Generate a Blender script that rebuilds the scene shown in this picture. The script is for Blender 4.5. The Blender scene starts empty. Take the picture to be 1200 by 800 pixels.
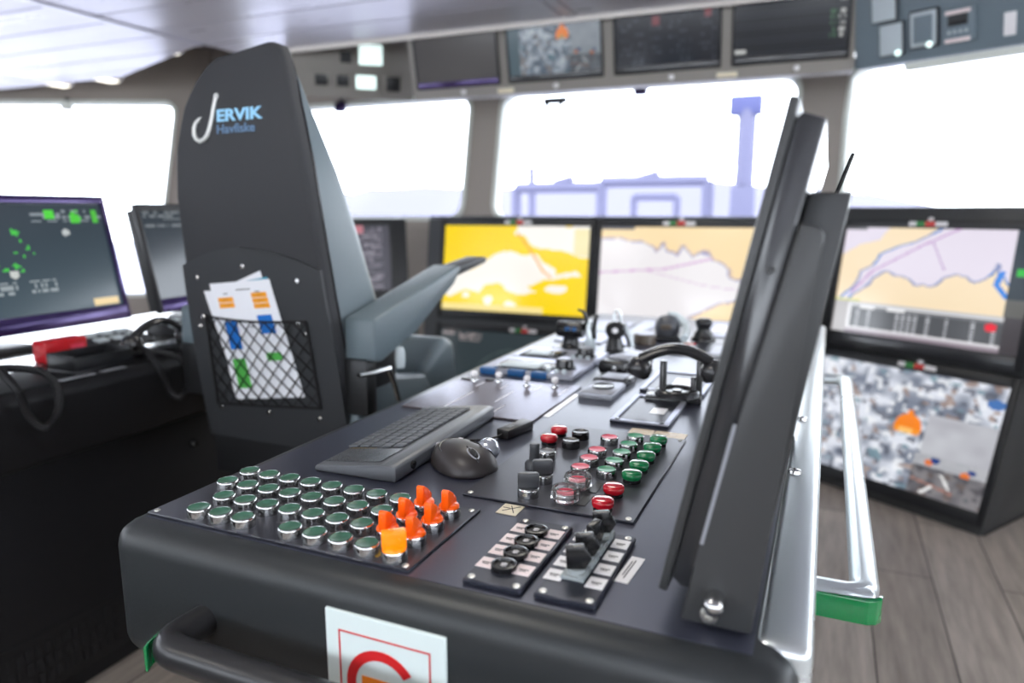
import bpy, bmesh, math, random
from mathutils import Vector, Matrix, Euler
from mathutils.bvhtree import BVHTree
random.seed(7)
SC = bpy.context.scene
COL = SC.collection
R = math.radians
PI = math.pi

# ------------------------------------------------------------------ materials
def lin(c):
    return tuple((x / 12.92 if x <= 0.04045 else ((x + 0.055) / 1.055) ** 2.4) for x in (v / 255 for v in c))

M = {}
def mat(name, col, rough=0.5, metal=0.0, spec=0.5, emit=None, es=0.0, trans=0.0, ior=1.45, coat=0.0, srgb=True):
    m = bpy.data.materials.new(name); m.use_nodes = True
    b = m.node_tree.nodes['Principled BSDF']
    c = lin(col) if srgb else col
    b.inputs['Base Color'].default_value = (*c, 1)
    b.inputs['Roughness'].default_value = rough
    b.inputs['Metallic'].default_value = metal
    b.inputs['Specular IOR Level'].default_value = spec
    b.inputs['IOR'].default_value = ior
    b.inputs['Transmission Weight'].default_value = trans
    b.inputs['Coat Weight'].default_value = coat
    b.inputs['Coat Roughness'].default_value = 0.08
    if emit:
        b.inputs['Emission Color'].default_value = (*lin(emit), 1)
        b.inputs['Emission Strength'].default_value = es
    M[name] = m
    return m

def grain(name, scale, bump=0.1, rvar=0.0, stretch=None, cvar=None, dist=0.001):
    """adds a fine procedural grain (bump, roughness and colour variation) to a material"""
    m = M[name]; nt = m.node_tree; b = nt.nodes['Principled BSDF']
    tc = nt.nodes.new('ShaderNodeTexCoord'); mp = nt.nodes.new('ShaderNodeMapping')
    if stretch: mp.inputs['Scale'].default_value = stretch
    nz = nt.nodes.new('ShaderNodeTexNoise'); nz.inputs['Scale'].default_value = scale; nz.inputs['Detail'].default_value = 4
    nt.links.new(tc.outputs['Object'], mp.inputs[0]); nt.links.new(mp.outputs[0], nz.inputs['Vector'])
    if bump:
        bp = nt.nodes.new('ShaderNodeBump'); bp.inputs['Strength'].default_value = bump; bp.inputs['Distance'].default_value = dist
        nt.links.new(nz.outputs['Fac'], bp.inputs['Height']); nt.links.new(bp.outputs[0], b.inputs['Normal'])
    if rvar:
        r0 = b.inputs['Roughness'].default_value
        mr = nt.nodes.new('ShaderNodeMapRange'); mr.inputs['From Min'].default_value = .3; mr.inputs['From Max'].default_value = .7
        mr.inputs['To Min'].default_value = max(0, r0 - rvar); mr.inputs['To Max'].default_value = min(1, r0 + rvar)
        nt.links.new(nz.outputs['Fac'], mr.inputs['Value']); nt.links.new(mr.outputs[0], b.inputs['Roughness'])
    if cvar:
        c = b.inputs['Base Color'].default_value[:]
        mx = nt.nodes.new('ShaderNodeMix'); mx.data_type = 'RGBA'
        mx.inputs['A'].default_value = tuple(v * (1 - cvar) for v in c[:3]) + (1,)
        mx.inputs['B'].default_value = tuple(min(1, v * (1 + cvar)) for v in c[:3]) + (1,)
        nt.links.new(nz.outputs['Fac'], mx.inputs['Factor']); nt.links.new(mx.outputs['Result'], b.inputs['Base Color'])
    return m

mat('console_black', (38, 41, 43), .42, spec=.5); grain('console_black', 900, .06, .06)
mat('console_top', (46, 48, 60), .31, spec=1.0); grain('console_top', 700, .02, .03)
mat('cabinet_black', (24, 24, 27), .5); grain('cabinet_black', 500, .05, .05)
mat('laminate_gloss', (60, 60, 62), .1, spec=.7); grain('laminate_gloss', 20, 0, .03)
mat('plinth_dark', (28, 28, 30), .6); grain('plinth_dark', 300, .05)
mat('panel_black', (46, 47, 52), .33, spec=.75); grain('panel_black', 400, .02, .05, (1, 14, 1))
mat('panel_navy', (36, 38, 46), .34, spec=.6); grain('panel_navy', 400, .02, .04)
mat('panel_brown', (92, 82, 80), .27, metal=.35, spec=.6); grain('panel_brown', 300, .02, .05, (1, 14, 1))
mat('panel_grey', (166, 168, 178), .33, metal=.35); grain('panel_grey', 300, .02, .05)
mat('steel', (214, 220, 222), .3, metal=.75); grain('steel', 6, 0, .03)
mat('chrome', (188, 188, 188), .17, metal=1.0); grain('chrome', 500, 0, .04)
mat('screw', (190, 188, 182), .3, metal=.9); grain('screw', 500, .02, .04)
mat('rail_black', (38, 38, 40), .32, spec=.6); grain('rail_black', 500, .02, .04)
mat('rail_green', (0, 120, 62), .1, spec=.6, coat=.6); grain('rail_green', 90, 0, .03, cvar=.15)
mat('cap_green_dark', (62, 104, 86), .34, spec=.45); grain('cap_green_dark', 300, 0, .03, cvar=.08)
mat('cap_green_light', (60, 150, 110), .34, spec=.4); grain('cap_green_light', 300, 0, .03, cvar=.08)
mat('cap_green', (12, 118, 66), .13, spec=.6, coat=.5); grain('cap_green', 300, 0, .03, cvar=.08)
mat('cap_red', (196, 18, 36), .13, spec=.6, coat=.5); grain('cap_red', 300, 0, .03, cvar=.08)
mat('cap_pink', (220, 72, 96), .34, spec=.4); grain('cap_pink', 300, 0, .03, cvar=.08)
mat('cap_black', (26, 26, 28), .25, spec=.6); grain('cap_black', 300, 0, .03)
mat('cap_grey', (78, 80, 86), .35); grain('cap_grey', 300, 0, .03)
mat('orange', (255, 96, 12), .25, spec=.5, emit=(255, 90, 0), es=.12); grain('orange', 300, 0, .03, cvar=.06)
mat('amber_lit', (255, 140, 10), .25, spec=.5, emit=(255, 130, 0), es=.35); grain('amber_lit', 300, 0, .03, cvar=.06)
mat('lever_grey', (66, 68, 72), .38, spec=.5); grain('lever_grey', 400, .02, .05)
mat('clear_plastic', (250, 250, 250), .05, trans=.95, ior=1.49); grain('clear_plastic', 300, 0, .03)
mat('grey_plastic_clear', (150, 158, 160), .25, spec=.6); grain('grey_plastic_clear', 300, 0, .04)
mat('label_white', (238, 236, 238), .32); grain('label_white', 400, .02, .05)
mat('label_pink', (244, 228, 228), .5); grain('label_pink', 400, .02, .05)
mat('label_cream', (232, 222, 196), .6); grain('label_cream', 300, .02, cvar=.04)
mat('label_tan', (222, 204, 176), .4); grain('label_tan', 200, .02, cvar=.1)
mat('ink', (40, 40, 44), .7); grain('ink', 200, .0, .05)
mat('engraving', (110, 112, 116), .6); grain('engraving', 200, .0, .05)
mat('leather', (98, 111, 118), .4, spec=.5); grain('leather', 260, .25, .06, dist=.002)
mat('fabric_back', (58, 59, 62), .75, spec=.3); grain('fabric_back', 700, .3, .05, cvar=.08, dist=.001)
mat('shell_plastic', (52, 54, 57), .48, spec=.45); grain('shell_plastic', 800, .15, .04)
mat('chair_metal', (40, 41, 43), .4, metal=.3); grain('chair_metal', 400, .02, .05)
mat('net_cord', (16, 16, 18), .7); grain('net_cord', 900, .2)
mat('paper', (232, 234, 240), .7); grain('paper', 120, .05, cvar=.02)
mat('paper_teal', (70, 150, 175), .7); grain('paper_teal', 120, .05, cvar=.02)
mat('print_orange', (240, 160, 40), .7); grain('print_orange', 120, .0, cvar=.04)
mat('print_blue', (18, 106, 190), .7); grain('print_blue', 120, .0, cvar=.04)
mat('print_green', (78, 172, 74), .7); grain('print_green', 120, .0, cvar=.04)
mat('print_red', (200, 18, 24), .6); grain('print_red', 120, .0, cvar=.04)
mat('print_sign_orange', (240, 130, 10), .6); grain('print_sign_orange', 120, .0, cvar=.04)
mat('sign_white', (216, 228, 226), .45); grain('sign_white', 60, .02, cvar=.02)
mat('logo_silver', (214, 216, 214), .35, metal=.2); grain('logo_silver', 300, .02, .05)
mat('logo_blue', (150, 205, 240), .6); grain('logo_blue', 300, .02, .05)
mat('logo_blue_dark', (98, 128, 160), .6); grain('logo_blue_dark', 300, .02, .05)
mat('keyboard_body', (92, 95, 100), .38); grain('keyboard_body', 700, .05, .05)
mat('key_cap', (84, 87, 92), .4); grain('key_cap', 700, .05, .05)
mat('touchpad', (74, 76, 80), .28); grain('touchpad', 700, .02, .03)
mat('yellow_line', (190, 160, 60), .5); grain('yellow_line', 300, .0, .03)
mat('mouse_body', (54, 50, 50), .4); grain('mouse_body', 900, .05, .05)
mat('mouse_dark', (34, 33, 34), .4); grain('mouse_dark', 900, .05, .05)
mat('silver_ball', (200, 205, 215), .18, metal=.7); grain('silver_ball', 300, 0, .05)
mat('monitor_case', (56, 57, 58), .4, spec=.5); grain('monitor_case', 700, .04, .05)
mat('monitor_gloss', (46, 47, 50), .2, spec=.7); grain('monitor_gloss', 700, 0, .04)
mat('monitor_dark', (30, 31, 34), .4); grain('monitor_dark', 500, .03, .05)
mat('bezel_violet', (58, 42, 92), .16, metal=.5, spec=.9); grain('bezel_violet', 60, 0, .05)
mat('desk_charcoal', (70, 72, 75), .45); grain('desk_charcoal', 300, .04, .05)
mat('overhead_taupe', (146, 141, 135), .5); grain('overhead_taupe', 300, .04, .05)
mat('overhead_blue', (112, 126, 136), .45); grain('overhead_blue', 300, .04, .05)
mat('pillar_taupe', (160, 151, 143), .6); grain('pillar_taupe', 40, .05, .05, (4, 4, .4), cvar=.06)
mat('frame_white', (226, 230, 222), .45); grain('frame_white', 100, .02, .05)
mat('gasket', (50, 52, 58), .6); grain('gasket', 100, .02, .05)
mat('wall_grey', (120, 118, 116), .6); grain('wall_grey', 80, .04, .05)
mat('deckhead', (92, 88, 84), .6); grain('deckhead', 30, .05, .05, cvar=.2)
mat('ceiling_panel', (186, 184, 194), .3, metal=.15, spec=.6); grain('ceiling_panel', 5, 0, .03, (.3, 2, 1))
mat('ceiling_trim', (226, 220, 214), .45); grain('ceiling_trim', 50, .0, .05)
mat('lamp_glow', (255, 250, 235), .4, emit=(255, 248, 230), es=2.2); grain('lamp_glow', 50, 0, .05)
mat('fill_light_glow', (255, 252, 245), .4, emit=(255, 250, 240), es=15); grain('fill_light_glow', 50, 0, .05)
mat('lit_white', (235, 255, 250), .4, emit=(232, 255, 250), es=1.1); grain('lit_white', 50, 0, .05)
mat('lit_green', (60, 220, 60), .4, emit=(60, 220, 60), es=.5); grain('lit_green', 50, 0, .05)
mat('lit_red', (225, 60, 60), .4, emit=(220, 50, 50), es=.3); grain('lit_red', 50, 0, .05)
mat('strip_green', (60, 140, 76), .5); grain('strip_green', 50, 0, .05)
mat('strip_red', (215, 70, 66), .5); grain('strip_red', 50, 0, .05)
mat('device_grey', (150, 152, 158), .35, metal=.2); grain('device_grey', 400, .03, .05)
mat('device_pale', (190, 200, 204), .4); grain('device_pale', 400, .03, .05)
mat('tape_blue', (20, 84, 140), .4); grain('tape_blue', 200, .03, .05)
mat('handset', (42, 42, 44), .22, spec=.7); grain('handset', 400, .01, .04)
mat('cord', (24, 24, 27), .5); grain('cord', 400, .05, .05)
mat('red_box', (190, 26, 36), .35); grain('red_box', 100, .02, .05, cvar=.08)
mat('puck_brown', (86, 76, 66), .4); grain('puck_brown', 100, .02, .05, cvar=.08)
mat('hill_haze', (88, 87, 104), .9); grain('hill_haze', .02, 0, 0, cvar=.12)
mat('gantry_paint', (80, 80, 104), .7); grain('gantry_paint', 3, 0, .05, cvar=.1)
mat('mast_paint', (56, 60, 100), .7); grain('mast_paint', 3, 0, .05, cvar=.1)
mat('deck_outside', (150, 150, 165), .8); grain('deck_outside', 3, 0, .05, cvar=.1)

for q in ('console_top', 'panel_black', 'panel_navy', 'panel_grey', 'panel_brown', 'device_grey', 'device_pale'):
    M[q].node_tree.nodes['Principled BSDF'].inputs['Specular Tint'].default_value = (.74, .78, 1.0, 1)
def glass_mat():
    m = bpy.data.materials.new('window_glass'); m.use_nodes = True; nt = m.node_tree
    for n in list(nt.nodes): nt.nodes.remove(n)
    out = nt.nodes.new('ShaderNodeOutputMaterial'); mx = nt.nodes.new('ShaderNodeMixShader')
    tr = nt.nodes.new('ShaderNodeBsdfTransparent'); gl = nt.nodes.new('ShaderNodeBsdfGlossy')
    tr.inputs[0].default_value = (.95, .97, .98, 1); gl.inputs['Roughness'].default_value = .02
    lw = nt.nodes.new('ShaderNodeLayerWeight'); lw.inputs['Blend'].default_value = .12
    nt.links.new(lw.outputs['Fresnel'], mx.inputs[0]); nt.links.new(tr.outputs[0], mx.inputs[1]); nt.links.new(gl.outputs[0], mx.inputs[2])
    nt.links.new(mx.outputs[0], out.inputs[0]); M['window_glass'] = m
glass_mat()

def screen_mat(name, strength, rough=.14):
    m = bpy.data.materials.new(name); m.use_nodes = True; nt = m.node_tree; b = nt.nodes['Principled BSDF']
    at = nt.nodes.new('ShaderNodeVertexColor'); at.layer_name = 'picture'
    b.inputs['Base Color'].default_value = (.012, .012, .014, 1); b.inputs['Roughness'].default_value = rough
    b.inputs['Emission Strength'].default_value = strength
    nt.links.new(at.outputs['Color'], b.inputs['Emission Color'])
    M[name] = m
screen_mat('screen', 1.0)

def wood_floor():
    m = bpy.data.materials.new('floor_planks'); m.use_nodes = True; nt = m.node_tree; b = nt.nodes['Principled BSDF']
    tc = nt.nodes.new('ShaderNodeTexCoord'); mp = nt.nodes.new('ShaderNodeMapping'); mp.inputs['Rotation'].default_value = (0, 0, R(90))
    br = nt.nodes.new('ShaderNodeTexBrick'); br.inputs['Scale'].default_value = 1.0
    br.inputs['Brick Width'].default_value = 1.25; br.inputs['Row Height'].default_value = .19
    br.inputs['Mortar Size'].default_value = .0025; br.inputs['Mortar Smooth'].default_value = .3; br.offset = .37
    br.inputs['Color1'].default_value = (*lin((186, 176, 167)), 1); br.inputs['Color2'].default_value = (*lin((162, 152, 144)), 1)
    br.inputs['Mortar'].default_value = (*lin((52, 48, 46)), 1)
    nz = nt.nodes.new('ShaderNodeTexNoise'); nz.inputs['Scale'].default_value = 5; nz.inputs['Detail'].default_value = 6; nz.inputs['Roughness'].default_value = .6
    mp2 = nt.nodes.new('ShaderNodeMapping'); mp2.inputs['Scale'].default_value = (7, .7, 1)
    mx = nt.nodes.new('ShaderNodeMix'); mx.data_type = 'RGBA'; mx.blend_type = 'MULTIPLY'; mx.inputs['Factor'].default_value = .8
    cr = nt.nodes.new('ShaderNodeValToRGB'); cr.color_ramp.elements[0].position = .3; cr.color_ramp.elements[0].color = (.5, .48, .46, 1)
    cr.color_ramp.elements[1].position = .7; cr.color_ramp.elements[1].color = (1.1, 1.08, 1.06, 1)
    L = nt.links.new
    L(tc.outputs['Object'], mp.inputs[0]); L(mp.outputs[0], br.inputs['Vector'])
    L(tc.outputs['Object'], mp2.inputs[0]); L(mp2.outputs[0], nz.inputs['Vector']); L(nz.outputs['Fac'], cr.inputs[0])
    L(br.outputs['Color'], mx.inputs['A']); L(cr.outputs[0], mx.inputs['B']); L(mx.outputs['Result'], b.inputs['Base Color'])
    b.inputs['Roughness'].default_value = .38
    bp = nt.nodes.new('ShaderNodeBump'); bp.inputs['Strength'].default_value = .15; bp.inputs['Distance'].default_value = .002
    L(br.outputs['Fac'], bp.inputs['Height']); bp.invert = True; L(bp.outputs[0], b.inputs['Normal'])
    M['floor_planks'] = m
wood_floor()

# ------------------------------------------------------------------ mesh builder
class MB:
    def __init__(s): s.bm = bmesh.new(); s.mats = []; s.mi = 0
    def use(s, m):
        if m not in s.mats: s.mats.append(m)
        s.mi = s.mats.index(m); return s
    def _fin(s, verts0, faces0, mtx=None, bev=0, seg=2, bev_edges=None):
        nv = [v for v in s.bm.verts if v not in verts0] if verts0 is not None else []
        return nv
    def box(s, x0, x1, y0, y1, z0, z1, bev=0, seg=2, mtx=None):
        vs = [s.bm.verts.new((x, y, z)) for x in (x0, x1) for y in (y0, y1) for z in (z0, z1)]
        idx = [(0, 1, 3, 2), (4, 6, 7, 5), (0, 4, 5, 1), (2, 3, 7, 6), (0, 2, 6, 4), (1, 5, 7, 3)]
        fs = [s.bm.faces.new([vs[i] for i in f]) for f in idx]
        return s._post(vs, fs, bev, seg, mtx)
    def _post(s, vs, fs, bev=0, seg=2, mtx=None):
        for f in fs: f.material_index = s.mi
        if bev:
            es = list({e for f in fs for e in f.edges})
            r = bmesh.ops.bevel(s.bm, geom=es, offset=bev, offset_type='OFFSET', segments=seg, profile=.5, affect='EDGES', clamp_overlap=True)
            vs = list({v for f in r['faces'] for v in f.verts} | {v for v in vs if v.is_valid} | {v for f in fs if f.is_valid for v in f.verts})
            for f in {f for v in vs for f in v.link_faces}: f.material_index = s.mi
        if mtx is not None:
            for v in vs: v.co = mtx @ v.co
        return vs
    def prism(s, poly, axis, a, b, bev=0, seg=2, mtx=None):
        """polygon extruded along axis; poly holds the two other coordinates in x,y,z order"""
        def P(p, t):
            q = list(p); q.insert(axis, t); return q
        n = len(poly)
        A = [s.bm.verts.new(P(p, a)) for p in poly]; B = [s.bm.verts.new(P(p, b)) for p in poly]
        fs = [s.bm.faces.new(A), s.bm.faces.new(B[::-1])]
        fs += [s.bm.faces.new([A[i], B[i], B[(i + 1) % n], A[(i + 1) % n]]) for i in range(n)]
        return s._post(A + B, fs, bev, seg, mtx)
    def lathe(s, prof, o=(0, 0, 0), seg=20, mtx=None, ang0=0):
        """profile of (r, z) turned round z at o"""
        rings = []; vs = []; fs = []
        for r, z in prof:
            if r < 1e-6: ring = [s.bm.verts.new((o[0], o[1], o[2] + z))]
            else: ring = [s.bm.verts.new((o[0] + r * math.cos(ang0 + 2 * PI * k / seg), o[1] + r * math.sin(ang0 + 2 * PI * k / seg), o[2] + z)) for k in range(seg)]
            rings.append(ring); vs += ring
        for a, b in zip(rings, rings[1:]):
            for k in range(seg):
                k2 = (k + 1) % seg
                q = [a[k % len(a)], a[k2 % len(a)], b[k2 % len(b)], b[k % len(b)]]
                u = []
                for v in q:
                    if v not in u: u.append(v)
                if len(u) > 2: fs.append(s.bm.faces.new(u))
        for ring, fl in ((rings[0], True), (rings[-1], False)):
            if len(ring) > 2: fs.append(s.bm.faces.new(ring[::-1] if fl else ring))
        return s._post(vs, fs, 0, 0, mtx)
    def tube(s, pts, r, seg=10, closed=False, flat=None, caps=True):
        """round (or flat=(ru, rv)) bar swept along points; r may be a list"""
        pts = [Vector(p) for p in pts]; n = len(pts); rings = []; fs = []; up = None
        for i, p in enumerate(pts):
            t = (pts[(i + 1) % n] - pts[i - 1]) if closed else (pts[min(i + 1, n - 1)] - pts[max(i - 1, 0)])
            t.normalize()
            if up is None: up = Vector((0, 0, 1)) if abs(t.z) < .9 else Vector((0, 1, 0))
            x = t.cross(up); x.normalize(); y = x.cross(t); y.normalize(); up = y
            rr = 0 if flat else (r[i] if isinstance(r, (list, tuple)) else r)
            ru, rv = (flat if flat else (rr, rr))
            rings.append([s.bm.verts.new(p + x * ru * math.cos(2 * PI * k / seg) + y * rv * math.sin(2 * PI * k / seg)) for k in range(seg)])
        m = n if closed else n - 1
        for i in range(m):
            a, b = rings[i], rings[(i + 1) % n]
            for k in range(seg): fs.append(s.bm.faces.new([a[k], a[(k + 1) % seg], b[(k + 1) % seg], b[k]]))
        if not closed and caps: fs += [s.bm.faces.new(rings[0][::-1]), s.bm.faces.new(rings[-1])]
        return s._post([v for q in rings for v in q], fs)
    def poly(s, pts):
        vs = [s.bm.verts.new(p) for p in pts]; f = s.bm.faces.new(vs); f.material_index = s.mi; return vs
    def loft(s, rings, cap0=True, cap1=True):
        rr = [[s.bm.verts.new(p) for p in ring] for ring in rings]; fs = []; n = len(rr[0])
        for a, b in zip(rr, rr[1:]):
            for k in range(n): fs.append(s.bm.faces.new([a[k], a[(k + 1) % n], b[(k + 1) % n], b[k]]))
        if cap0: fs.append(s.bm.faces.new(rr[0][::-1]))
        if cap1: fs.append(s.bm.faces.new(rr[-1]))
        return s._post([v for q in rr for v in q], fs)
    def sheet(s, grid):
        g = [[s.bm.verts.new(p) for p in row] for row in grid]; fs = []
        for a, b in zip(g, g[1:]):
            for k in range(len(a) - 1): fs.append(s.bm.faces.new([a[k], a[k + 1], b[k + 1], b[k]]))
        return s._post([v for q in g for v in q], fs)
    def shift(s, d):
        for v in s.bm.verts: v.co -= Vector(d)
        return s
    def build(s, name, m=None, parent=None, smooth=True, ang=38, label=None):
        bmesh.ops.recalc_face_normals(s.bm, faces=s.bm.faces[:])
        me = bpy.data.meshes.new(name); s.bm.to_mesh(me); s.bm.free()
        for k in ([m] if m else []) + [q for q in s.mats]: me.materials.append(M[k])
        if smooth and len(me.polygons):
            me.polygons.foreach_set('use_smooth', [True] * len(me.polygons)); me.set_sharp_from_angle(angle=R(ang))
        o = bpy.data.objects.new(name, me); COL.objects.link(o)
        if parent is not None: o.parent = parent
        if label: o['label'] = label
        return o

def thing(name, label, cat, loc=(0, 0, 0), rot=(0, 0, 0), group=None):
    o = bpy.data.objects.new(name, None); COL.objects.link(o); o.empty_display_size = .05
    o.location = loc; o.rotation_euler = rot if isinstance(rot, (tuple, list, Euler)) else (0, 0, rot)
    o['label'] = label; o['category'] = cat
    if group: o['group'] = group
    return o
def tag(o, label, cat, group=None, kind=None):
    o['label'] = label; o['category'] = cat
    if group: o['group'] = group
    if kind: o['kind'] = kind
    return o
def struct(o):
    o['kind'] = 'structure'; return o
def copy_part(o, parent, off=(0, 0, 0)):
    """a copy of a part and its sub-parts"""
    c = o.copy(); COL.objects.link(c); c.parent = parent
    c.location = Vector(o.location) + Vector(off)
    for ch in list(o.children): copy_part(ch, c)
    return c
def arc(c, r, a0, a1, n, ax=(0, 1)):
    out = []
    for i in range(n + 1):
        a = a0 + (a1 - a0) * i / n; p = [c[0], c[1], c[2]]
        p[ax[0]] += r * math.cos(a); p[ax[1]] += r * math.sin(a); out.append(tuple(p))
    return out
def rect_solid(mb, x0, x1, y0, y1, z, t=.0008):
    mb.box(x0, x1, y0, y1, z, z + t)

# ------------------------------------------------------------------ screens
def inpoly(u, v, P):
    c = False; n = len(P); j = n - 1
    for i in range(n):
        xi, yi = P[i]; xj, yj = P[j]
        if (yi > v) != (yj > v) and u < (xj - xi) * (v - yi) / (yj - yi) + xi: c = not c
        j = i
    return c
def dseg(u, v, P):
    best = 9
    for (x1, y1), (x2, y2) in zip(P, P[1:]):
        dx, dy = x2 - x1, y2 - y1; L = dx * dx + dy * dy
        t = max(0, min(1, ((u - x1) * dx + (v - y1) * dy) / L)) if L else 0
        best = min(best, math.hypot(u - x1 - t * dx, v - y1 - t * dy))
    return best
def hsh(i, j, k=0):
    h = (i * 374761393 + j * 668265263 + k * 1274126177) & 0xffffffff
    h = ((h ^ (h >> 13)) * 1274126177) & 0xffffffff
    return ((h ^ (h >> 16)) & 0xffff) / 65535
def vnoise(x, y, k=0):
    i, j = math.floor(x), math.floor(y); f, g = x - i, y - j
    f = f * f * (3 - 2 * f); g = g * g * (3 - 2 * g)
    return (hsh(i, j, k) * (1 - f) + hsh(i + 1, j, k) * f) * (1 - g) + (hsh(i, j + 1, k) * (1 - f) + hsh(i + 1, j + 1, k) * f) * g
def mix(a, b, t): return tuple(x + (y - x) * t for x, y in zip(a, b))

YA = [(.48, 1.01), (.55, .88), (.66, .75), (.8, .72), (.9, .66), (1.01, .62), (1.01, 1.01)]
YB = [(.0, .2), (.04, .3), (.1, .42), (.25, .52), (.36, .66), (.44, .72), (.52, .7), (.66, .66), (.74, .58), (.79, .45), (.93, .5), (.95, .43), (.8, .42), (.68, .36), (.62, .32), (.67, .25), (.6, .22), (.45, .26), (.4, .33), (.3, .3), (.28, .22), (.15, .23), (.05, .15)]
def pic_yellow(u, v):
    c = (255, 218, 0)
    w = (253, 248, 240)
    n = (vnoise(u * 14, v * 10) - .5) * .05
    if inpoly(u + n, v + n, YA): c = w
    if inpoly(u + n, v + n, YB): c = w
    for (a, b, r, q) in ((.8, .29, .065, .055), (.34, .13, .035, .05), (.5, .1, .04, .045), (.16, .17, .03, .03)):
        if ((u - a + n) / r) ** 2 + ((v - b + n) / q) ** 2 < 1: c = w
    if v < .08 and u < .72: c = (252, 230, 150)
    if .9 < u and .66 < v < .97: c = (246, 232, 180)
    if dseg(u, v, [(.52, .92), (.64, .66), (.7, .5), (.76, .42)]) < .008: c = (255, 175, 60)
    return c
C2 = [(-.01, 1.01), (-.01, .87), (.15, .88), (.28, .82), (.34, .74), (.37, .84), (.45, .7), (.48, .8), (.55, .7), (.62, .77), (.66, .66), (.74, .62), (.78, .5), (.84, .46), (.86, .36), (.91, .33), (.84, .25), (.72, .22), (.62, .12), (.5, 0), (.5, -.01), (1.01, -.01), (1.01, 1.01)]
def pic_chart(u, v):
    n = (vnoise(u * 20, v * 14, 3) - .5) * .03
    if v > .965 and u < .2: return (96, 98, 104)
    land = inpoly(u + n, v + n, C2)
    c = (250, 222, 172) if land else (240, 236, 238)
    d = dseg(u + n, v + n, C2[1:20])
    if d < .010: c = (150, 146, 190) if not land else (214, 190, 170)
    if not land and dseg(u, v, [(0, .5), (.2, .53), (.4, .56), (.66, .68)]) < .010: c = (214, 176, 214)
    if not land and dseg(u, v, [(.3, .53), (.62, .4), (.92, .34)]) < .006: c = (222, 200, 222)
    if v < .03 and u < .3: c = (226, 226, 200)
    return c
R1 = [(-.01, -.02), (.06, .08), (.12, .26), (.15, .42), (.22, .5), (.26, .66), (.36, .76), (.45, .82), (.52, .9), (.62, 1.02), (.3, 1.02), (.27, .95), (.24, .84), (.12, .78), (.04, .68), (-.01, .6)]
R2 = [(.07, -.02), (.12, .1), (.2, .22), (.24, .34), (.3, .43), (.36, .38), (.44, .36), (.5, .28), (.58, .27), (.62, .3), (.66, .4), (.72, .45), (.78, .43), (.82, .36), (.88, .42), (.92, .5), (.93, .6), (.97, .44), (1.0, .34), (1.0, .2), (1.01, .2), (1.01, -.02)]
def pic_route(u, v):
    if v < .3:      # the table under the chart
        vv = v / .3
        if u > .91: return (70, 66, 70)
        if u < .085: return (176, 172, 172)
        if vv > .93: return (196, 196, 200)
        if vv < .2: return (150, 138, 148) if vv < .1 else (226, 224, 228)
        if u < .11 or .88 < vv: return (232, 232, 234)
        if vv > .78: return (238, 238, 240) if (.16 < u < .25 or .32 < u < .42) else (120, 122, 126)
        if (u - .86) ** 2 + ((vv - .66) * .25) ** 2 < .0009: return (240, 40, 60)
        k = int((u - .11) / .033)
        row = int(vv * 26) % 2
        return (196, 198, 204) if (hsh(k, 3) > .45 and row and ((u - .11) / .033) % 1 < .55) else (84, 86, 90)
    vv = (v - .3) / .7
    if u > .905:
        if .47 < vv < .56 and u > .93: return (40, 190, 60)
        return (40, 54, 62) if vv > .2 else (96, 96, 92)
    uu = u / .905
    n = (vnoise(uu * 22, vv * 12, 5) - .5) * .03
    l1, l2 = inpoly(uu + n, vv + n, R1), inpoly(uu + n, vv + n, R2)
    c = (248, 226, 190) if (l1 or l2) else (230, 222, 236)
    if dseg(uu + n, vv + n, R1[:10]) < .009 or dseg(uu + n, vv + n, R2[:20]) < .009:
        c = (70, 130, 200) if hsh(int(uu * 9), int(vv * 6), 2) > .5 else (140, 150, 190)
    if dseg(uu, vv, [(.96, .5), (.94, .36), (1.0, .22)]) < .018: c = (60, 136, 226)
    if not l2 and dseg(uu, vv, [(.1, .12), (.22, .42), (.5, .78), (.7, 1.0)]) < .009: c = (196, 156, 204)
    if dseg(uu, vv, [(.56, .84), (.65, .5)]) < .006: c = (196, 170, 208)
    if vv > .965 and uu < .14: c = (110, 110, 116)
    if vv < .03 and uu < .17: c = (206, 206, 120)
    return c
PAL = [(205, 206, 212), (150, 158, 168), (92, 98, 106), (232, 234, 238), (160, 140, 124), (118, 136, 150), (60, 64, 72), (190, 196, 204)]
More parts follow.
